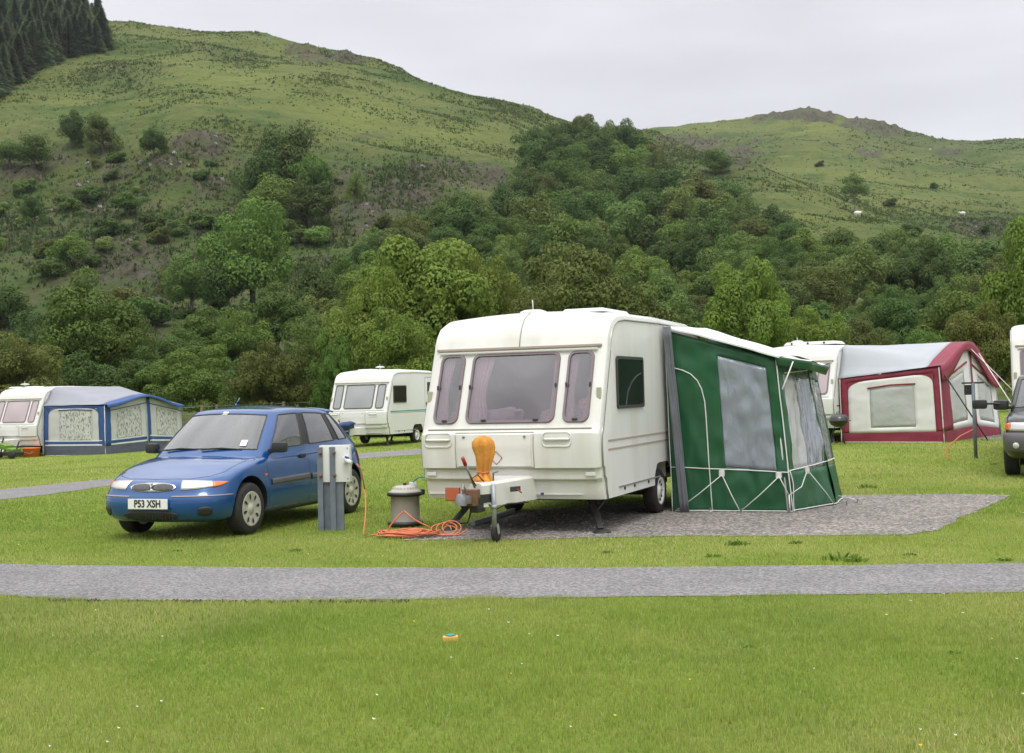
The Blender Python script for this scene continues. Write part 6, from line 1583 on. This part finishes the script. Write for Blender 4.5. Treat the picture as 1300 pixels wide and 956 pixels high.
# hillside trees that stand apart
HS = 'scattered trees on the left hillside'
for a in (('mid0', 108, 362, 500, 135, 'leaf_mid', 'big rounded green tree at the foot of the left hillside'), ('mid1', 60, 395, 500, 110, 'leaf_dark', 'dark green tree left of the big rounded tree'), ('mid2', 150, 400, 500, 90, 'leaf_mid', 'green tree joined to the right of the big rounded tree'), ('far1', 12, 368, 420, 60, 'leaf_dark', 'dark tree at the left edge above the olive bush'),
          ('mid1', 318, 250, 395, 118, 'leaf_mid', 'tall green tree standing in the middle of the left hillside'), ('mid2', 243, 325, 402, 78, 'leaf_pale', 'pale feathery shrub left of the tall hillside tree'), ('far2', 290, 320, 400, 60, 'leaf_dark', 'dark tree between the pale shrub and the tall hillside tree'),
          ('mid0', 262, 400, 470, 110, 'leaf_mid', 'green tree at the hill foot above the wire fence'), ('mid2', 225, 420, 490, 80, 'leaf_dark', 'dark green tree at the hill foot right of the bare brown gully'), ('mid0', 350, 370, 455, 95, 'leaf_dark', 'dark tree below the tall hillside tree'), ('far1', 400, 335, 420, 70, 'leaf_dark', 'dark tree right of the tall hillside tree'), ('mid1', 310, 395, 480, 80, 'leaf_mid', 'mid green tree under the tall hillside tree'),
          ('far0', 365, 162, 250, 70, 'leaf_dark', 'dark tree high on the slope under the bright grass'), ('far1', 335, 185, 262, 60, 'leaf_dark', 'dark tree left of the high dark tree'), ('far2', 400, 190, 262, 50, 'leaf_mid', 'green tree right of the high dark tree'), ('far3', 350, 222, 285, 70, 'leaf_mid', 'green tree just above the tall hillside tree'), ('far0', 395, 230, 290, 60, 'leaf_dark', 'dark tree above and right of the tall hillside tree'),
          ('far1', 95, 143, 190, 38, 'leaf_dark', 'dark tree on the cliff edge, left of a pale one'), ('far0', 131, 146, 196, 46, 'leaf_pale', 'pale green tree on the cliff edge near the conifers'), ('far2', 198, 162, 205, 36, 'leaf_dark', 'small dark bush on the cliff edge'), ('far3', 45, 178, 222, 50, 'leaf_dark', 'dark bush on the cliff at the left edge'), ('far2', 15, 175, 215, 40, 'leaf_pale', 'pale bush on the cliff at the far left'),
          ('far1', 88, 300, 345, 50, 'leaf_mid', 'green bush on the brown slope at the left'), ('far0', 45, 250, 290, 30, 'leaf_dark', 'small dark bush on the upper brown slope'), ('far3', 915, 188, 222, 38, 'leaf_dark', 'round dark tree alone on the grass shoulder above the wood'), ('thin', 1090, 218, 272, 40, 'leaf_pale', 'thin pale tree with a visible trunk alone on the right hill'),
          ('far2', 165, 240, 275, 45, 'leaf_mid', 'green shrub below the cliff'), ('far0', 440, 410, 470, 70, 'leaf_dark', 'dark tree at the hill foot behind the yellow green tree'), ('far0', 452, 218, 262, 24, 'leaf_pale', 'slender pale tree on the brown slope')):
    T_(*a, group=HS if a[2] < 400 and a[1] < 460 else None, bark='pale_bark' if a[0] == 'thin' else 'bark')
# the wood on the right slope
def inpoly(x, y, P_):
    ins = False; x0, y0 = P_[-1]
    for x1, y1 in P_:
        if (y1 > y) != (y0 > y) and x < (x0-x1)*(y-y1)/(y0-y1)+x1: ins = not ins
        x0, y0 = x1, y1
    return ins
WOOD = [(455, 345), (480, 318), (560, 290), (600, 268), (655, 262), (672, 215), (690, 178), (745, 168), (800, 178), (840, 205), (860, 235), (905, 245), (960, 268), (1020, 300), (1070, 318), (1120, 318), (1165, 310), (1215, 325), (1262, 345), (1300, 370), (1340, 390), (1340, 470), (1000, 480), (600, 480), (400, 480), (400, 400)]
rw = random.Random(4); pts = []
kinds = [('leaf_dark', 'dark green'), ('leaf_mid', 'mid green'), ('leaf_mid', 'mid green'), ('leaf_pale', 'pale green'), ('leaf_dark', 'dark green'), ('leaf_dark', 'dark green'), ('leaf_dark', 'dark green'), ('leaf_mid', 'mid green'), ('leaf_olive', 'olive green'), ('leaf_pale', 'pale green'), ('leaf_mid', 'mid green'), ('leaf_dark', 'dark green'), ('leaf_brown', 'brownish green')]
tries = 0
while tries < 60000 and len(pts) < 240:
    tries += 1; x = rw.uniform(400, 1340); y = rw.uniform(172, 478)
    dmin = (23+.095*max(0, y-190))*rw.uniform(.72, 1.25)
    if inpoly(x, y, WOOD) and all((x-a)**2+((y-b)*1.3)**2 > (.5*(dmin+d_))**2 for a, b, d_ in pts): pts.append((x, y, dmin))
for (x, y, dm) in sorted(pts, key=lambda q: q[1]):
    b = hill_at(x, y+dm*.45); r_ = b.y; wpx = dm*1.9*r_/F; h = wpx*rw.uniform(.8, 1.1)
    lf, nm = rw.choice(kinds); zone = 'top of' if y < 250 else ('middle of' if y < 350 else 'foot of')
    side_ = 'left part' if x < 700 else ('centre' if x < 1000 else 'right part')
    tree('far%d' % rw.randrange(4) if r_ > 170 else 'mid%d' % rw.randrange(3), b-Vector((0, 0, .2*h)), h*1.12, wpx, lf, '%s broadleaf tree within the wood at the %s the slope, %s' % (nm, zone, side_), 'trees of the wood, %s, %s the slope, %s' % (nm, zone, side_))
# hillside shrubs
rs_ = random.Random(12); SH = [(0, 470, 185, 440)]
n_ = 0
while n_ < 56:
    x = rs_.uniform(-20, 640); y = rs_.uniform(200, 440)
    if inpoly(x, y, WOOD) or (x > 470 and y > 300) or (420 < x and y < 230): continue
    n_ += 1; b = hill_at(x, y); h = rs_.uniform(1.2, 3.4); lf = rs_.choice(['leaf_dark', 'leaf_mid', 'leaf_pale', 'leaf_olive', 'leaf_dark'])
    tree('bush', b-Vector((0, 0, .3)), h, h*rs_.uniform(1.1, 1.9), lf, 'small scrubby bush on the brown and green slope of the left hill', 'scrub bushes on the left hillside', 'shrub')
for x, y in ((1255, 300), (1165, 300), (1050, 212), (1135, 262), (985, 282), (1195, 240)):
    b = hill_at(x, y); tree('bush', b-Vector((0, 0, .3)), 2.6, 4.0, 'leaf_dark', 'low dark bush dotted on the open grass of the right hill', 'bushes on the right hill', 'shrub')
# conifer plantation at the top left
def conifer_mesh(seed, n=4200):
    g = np.random.default_rng(seed); z = g.random(n)**.85; lev = np.floor(z*22)/22; fr = (z*22) % 1
    a = g.random(n)*2*np.pi; na = 9; spoke = np.abs(np.sin(a*na/2+lev*40)); rmax = (.27*(1-z)**.8+.012)*(.62+.38*spoke)*(1-.35*fr)*(.85+.3*np.sin(lev*57+a*2)**2); r_ = rmax*(.25+.75*g.random(n)**.5)
    pos = np.stack([r_*np.cos(a), r_*np.sin(a), z*.97+.03-.10*r_], 1)
    out_ = np.stack([np.cos(a), np.sin(a), -.35+0*a], 1); sd = np.stack([-np.sin(a), np.cos(a), 0*a], 1)+g.normal(size=(n, 3))*.3; s = (.022+.030*(1-z))[:, None]*(.5+1.1*g.random(n))[:, None]
    v = np.empty((n, 4, 3)); v[:, 0] = pos-out_*s; v[:, 1] = pos-sd*s*.35; v[:, 2] = pos+out_*s*1.2; v[:, 3] = pos+sd*s*.35
    me = bpy.data.meshes.new('conifer_crown'); me.vertices.add(n*4); me.loops.add(n*4); me.polygons.add(n)
    me.vertices.foreach_set('co', v.ravel()); me.loops.foreach_set('vertex_index', np.arange(n*4)); me.polygons.foreach_set('loop_start', np.arange(0, n*4, 4)); me.polygons.foreach_set('loop_total', np.full(n, 4)); me.update(); me.materials.append(MATS['leaf_needle']); return me
CM = [conifer_mesh(s) for s in (1, 2, 3)]
bm = NB(); tube(bm, [(0, 0, -.02), (0, 0, .5), (0, 0, .96)], [.016, .011, .003], 6); TMs = bpy.data.meshes.new('conifer_trunk'); bm.to_mesh(TMs); bm.free(); TMs.materials.append(MATS['bark'])
rc = random.Random(9); cp = []
def conbase(x):   # lower edge of the plantation
    return interp([(-200, 190), (0, 118), (30, 98), (60, 80), (100, 68), (136, 66)], x)
k = 0
while k < 20000 and len(cp) < 95:
    k += 1; x = rc.uniform(-70, 132); yb_ = conbase(x); y = yb_-rc.random()**1.4*105
    if all((x-a)**2+((y-b)*1.6)**2 > 10.0**2 for a, b in cp): cp.append((x, y))
for x in list(range(-64, 134, 9)): cp.append((x, conbase(x)))
for x, y in cp:
    i = int(np.argmin(abs(PX-x))); 
    b = hill_at(x, max(y, YI[i].min()+2)) if y > YI[i].min() else Vector(VV[i, int(np.interp(YI[i].min()-y, [0, 100], [int(np.argmin(YI[i])), int(np.argmin(YI[i]))+30]))])
    t = thing('conifer', 'dark spruce in the plantation at the top left corner', 'tree', b-Vector((0, 0, .3)), rc.random()*6.28, 'spruces of the plantation'); h = rc.uniform(10.0, 15.0)*(1 if x < 118 else .9); wv = rc.uniform(1.05, 1.5)
    t.scale = (h*wv, h*wv, h)
    c = bpy.data.objects.new('crown', CM[rc.randrange(3)]); COL.objects.link(c); c.parent = t
    q = bpy.data.objects.new('trunk', TMs); COL.objects.link(q); q.parent = t
# rocks on the slopes
def boulder(seed, mt='rock_pale'):
    bm = NB(); bmesh.ops.create_icosphere(bm, subdivisions=3, radius=1)
    for v in bm.verts:
        d = noise.noise(v.co*1.3+Vector((seed, 0, 0)))*.5+noise.noise(v.co*3.5+Vector((seed, 3, 0)))*.2; v.co *= 1+d; v.co.z *= .8
    me = bpy.data.meshes.new('boulder'); bm.to_mesh(me); bm.free(); me.materials.append(MATS[mt]); return me
mat('rock_pale', (.21, .205, .19), .9, noise_amt=.5, noise_scale=2, bump=.8, bump_scale=4)
BM = [boulder(s) for s in (1, 5, 9)]; rb = random.Random(3)
RP = [(102, 238, 9), (112, 236, 6), (184, 208, 8), (192, 212, 6), (226, 203, 9), (232, 212, 7), (245, 214, 5), (212, 214, 4), (276, 170, 6), (279, 182, 7), (278, 192, 6), (112, 208, 7), (285, 232, 9), (128, 264, 9), (66, 268, 7), (20, 212, 6), (478, 168, 4), (487, 167, 4), (498, 170, 5), (470, 265, 6), (476, 272, 8), (468, 290, 6), (540, 212, 7), (470, 213, 6), (592, 218, 7), (600, 200, 4), (590, 240, 7), (622, 198, 4), (345, 52, 6), (352, 54, 4), (1110, 196, 4), (1118, 198, 5), (1123, 195, 3), (1190, 253, 3), (1245, 292, 6), (1240, 296, 4), (1213, 196, 3), (642, 218, 3)]
for x, y, s in RP:
    b = hill_at(x, y); r_ = s*b.y/F*.42; o = bpy.data.objects.new('boulder', BM[rb.randrange(3)]); COL.objects.link(o); o.location = b; o.scale = (r_, r_*.8, r_*rb.uniform(.8, 1.3)); o.rotation_euler = (rb.random(), rb.random()*.5, rb.random()*6)
    tag(o, 'pale grey outcrop of bare rock showing through the grass of the hills', 'rock', 'pale rocks on the hills')
# sheep
def sheep(px, py, rz, label):
    b = hill_at(px, py); t = thing('sheep', label, 'sheep', b, rz); t.scale = (1.5, 1.5, 1.5)
    bm = NB(); P_ = [(-.55, 0, .62, .20), (-.35, 0, .62, .30), (0, 0, .62, .33), (.3, 0, .64, .28), (.48, 0, .74, .17), (.60, 0, .84, .12), (.76, 0, .78, .09), (.84, 0, .74, .05)]
    tube(bm, [p_[:3] for p_ in P_], [p_[3] for p_ in P_], 14)
    for x in (-.38, .32):
        for y in (-.13, .13): tube(bm, [(x, y, .5), (x-.03, y, .25), (x, y, 0)], [.08, .045, .035], 8)
    for y in (-.1, .1): tube(bm, [(.62, y*.7, .88), (.60, y*1.8, .88)], [.04, .015], 6)
    obj('body', bm, 'wool', t, smooth=True)
sheep(1095, 276, .4, 'white sheep on the slope below the thin pale tree'); sheep(1227, 276, 2.8, 'white sheep on the grass above the brown outcrop at the right'); sheep(1190, 192, 1, 'white sheep far up the right hill')

def split_loose(o):
    bm = NB(); bm.from_mesh(o.data); bm.verts.ensure_lookup_table(); seen = set(); isl = []
    for v in bm.verts:
        if v.index in seen: continue
        st = [v]; seen.add(v.index); cur = []
        while st:
            x = st.pop(); cur.append(x.index)
            for e in x.link_edges:
                y = e.other_vert(x)
                if y.index not in seen: seen.add(y.index); st.append(y)
        isl.append(set(cur))
    bm.free()
    if len(isl) < 2 or len(isl) > 40: return
    for s in isl:
        b = NB(); b.from_mesh(o.data); b.verts.ensure_lookup_table(); bmesh.ops.delete(b, geom=[v for v in b.verts if v.index not in s], context='VERTS')
        me = bpy.data.meshes.new(o.name); b.to_mesh(me); b.free()
        for m_ in o.data.materials: me.materials.append(m_)
        n_ = o.copy(); n_.data = me; COL.objects.link(n_)
    bpy.data.objects.remove(o)
for o in list(SC.objects):
    if o.type == 'MESH' and not (o.children and o.name.split('.')[0] != 'skirt_trim') and o.name.split('.')[0] in ('cord_tab', 'storm_cord', 'pillar', 'bolt', 'screw', 'catch', 'peg', 'pole', 'stripe', 'roof_bolt', 'guy_line', 'rooflight', 'intake_rib', 'skirt_trim', 'piping', 'jockey_handle_slot'): split_loose(o)
# ------------------------------------------------------------------ air
hm = bpy.data.materials.new('haze_air'); hm.use_nodes = True; nt = hm.node_tree; nt.nodes.clear()
o_ = nt.nodes.new('ShaderNodeOutputMaterial'); v_ = nt.nodes.new('ShaderNodeVolumePrincipled'); v_.inputs['Color'].default_value = (.80, .86, .93, 1); v_.inputs['Density'].default_value = .00010; v_.inputs['Anisotropy'].default_value = .2
nt.links.new(v_.outputs[0], o_.inputs['Volume']); MATS['haze_air'] = hm
zs_ = [v[2] for v in verts]; xs_ = [v[0] for v in verts]
bm = NB(); z0_, z1_ = min(min(zs_), -1)-1.5, max(zs_)+25
box(bm, (0, 450, (z0_+z1_)/2), (2*max(map(abs, xs_))+40, 1200, z1_-z0_)); hz_ = obj('haze', bm, 'haze_air'); tag(hz_, 'thin pale haze in the air over the valley', 'haze', kind='stuff')
SC.cycles.volume_bounces = 0
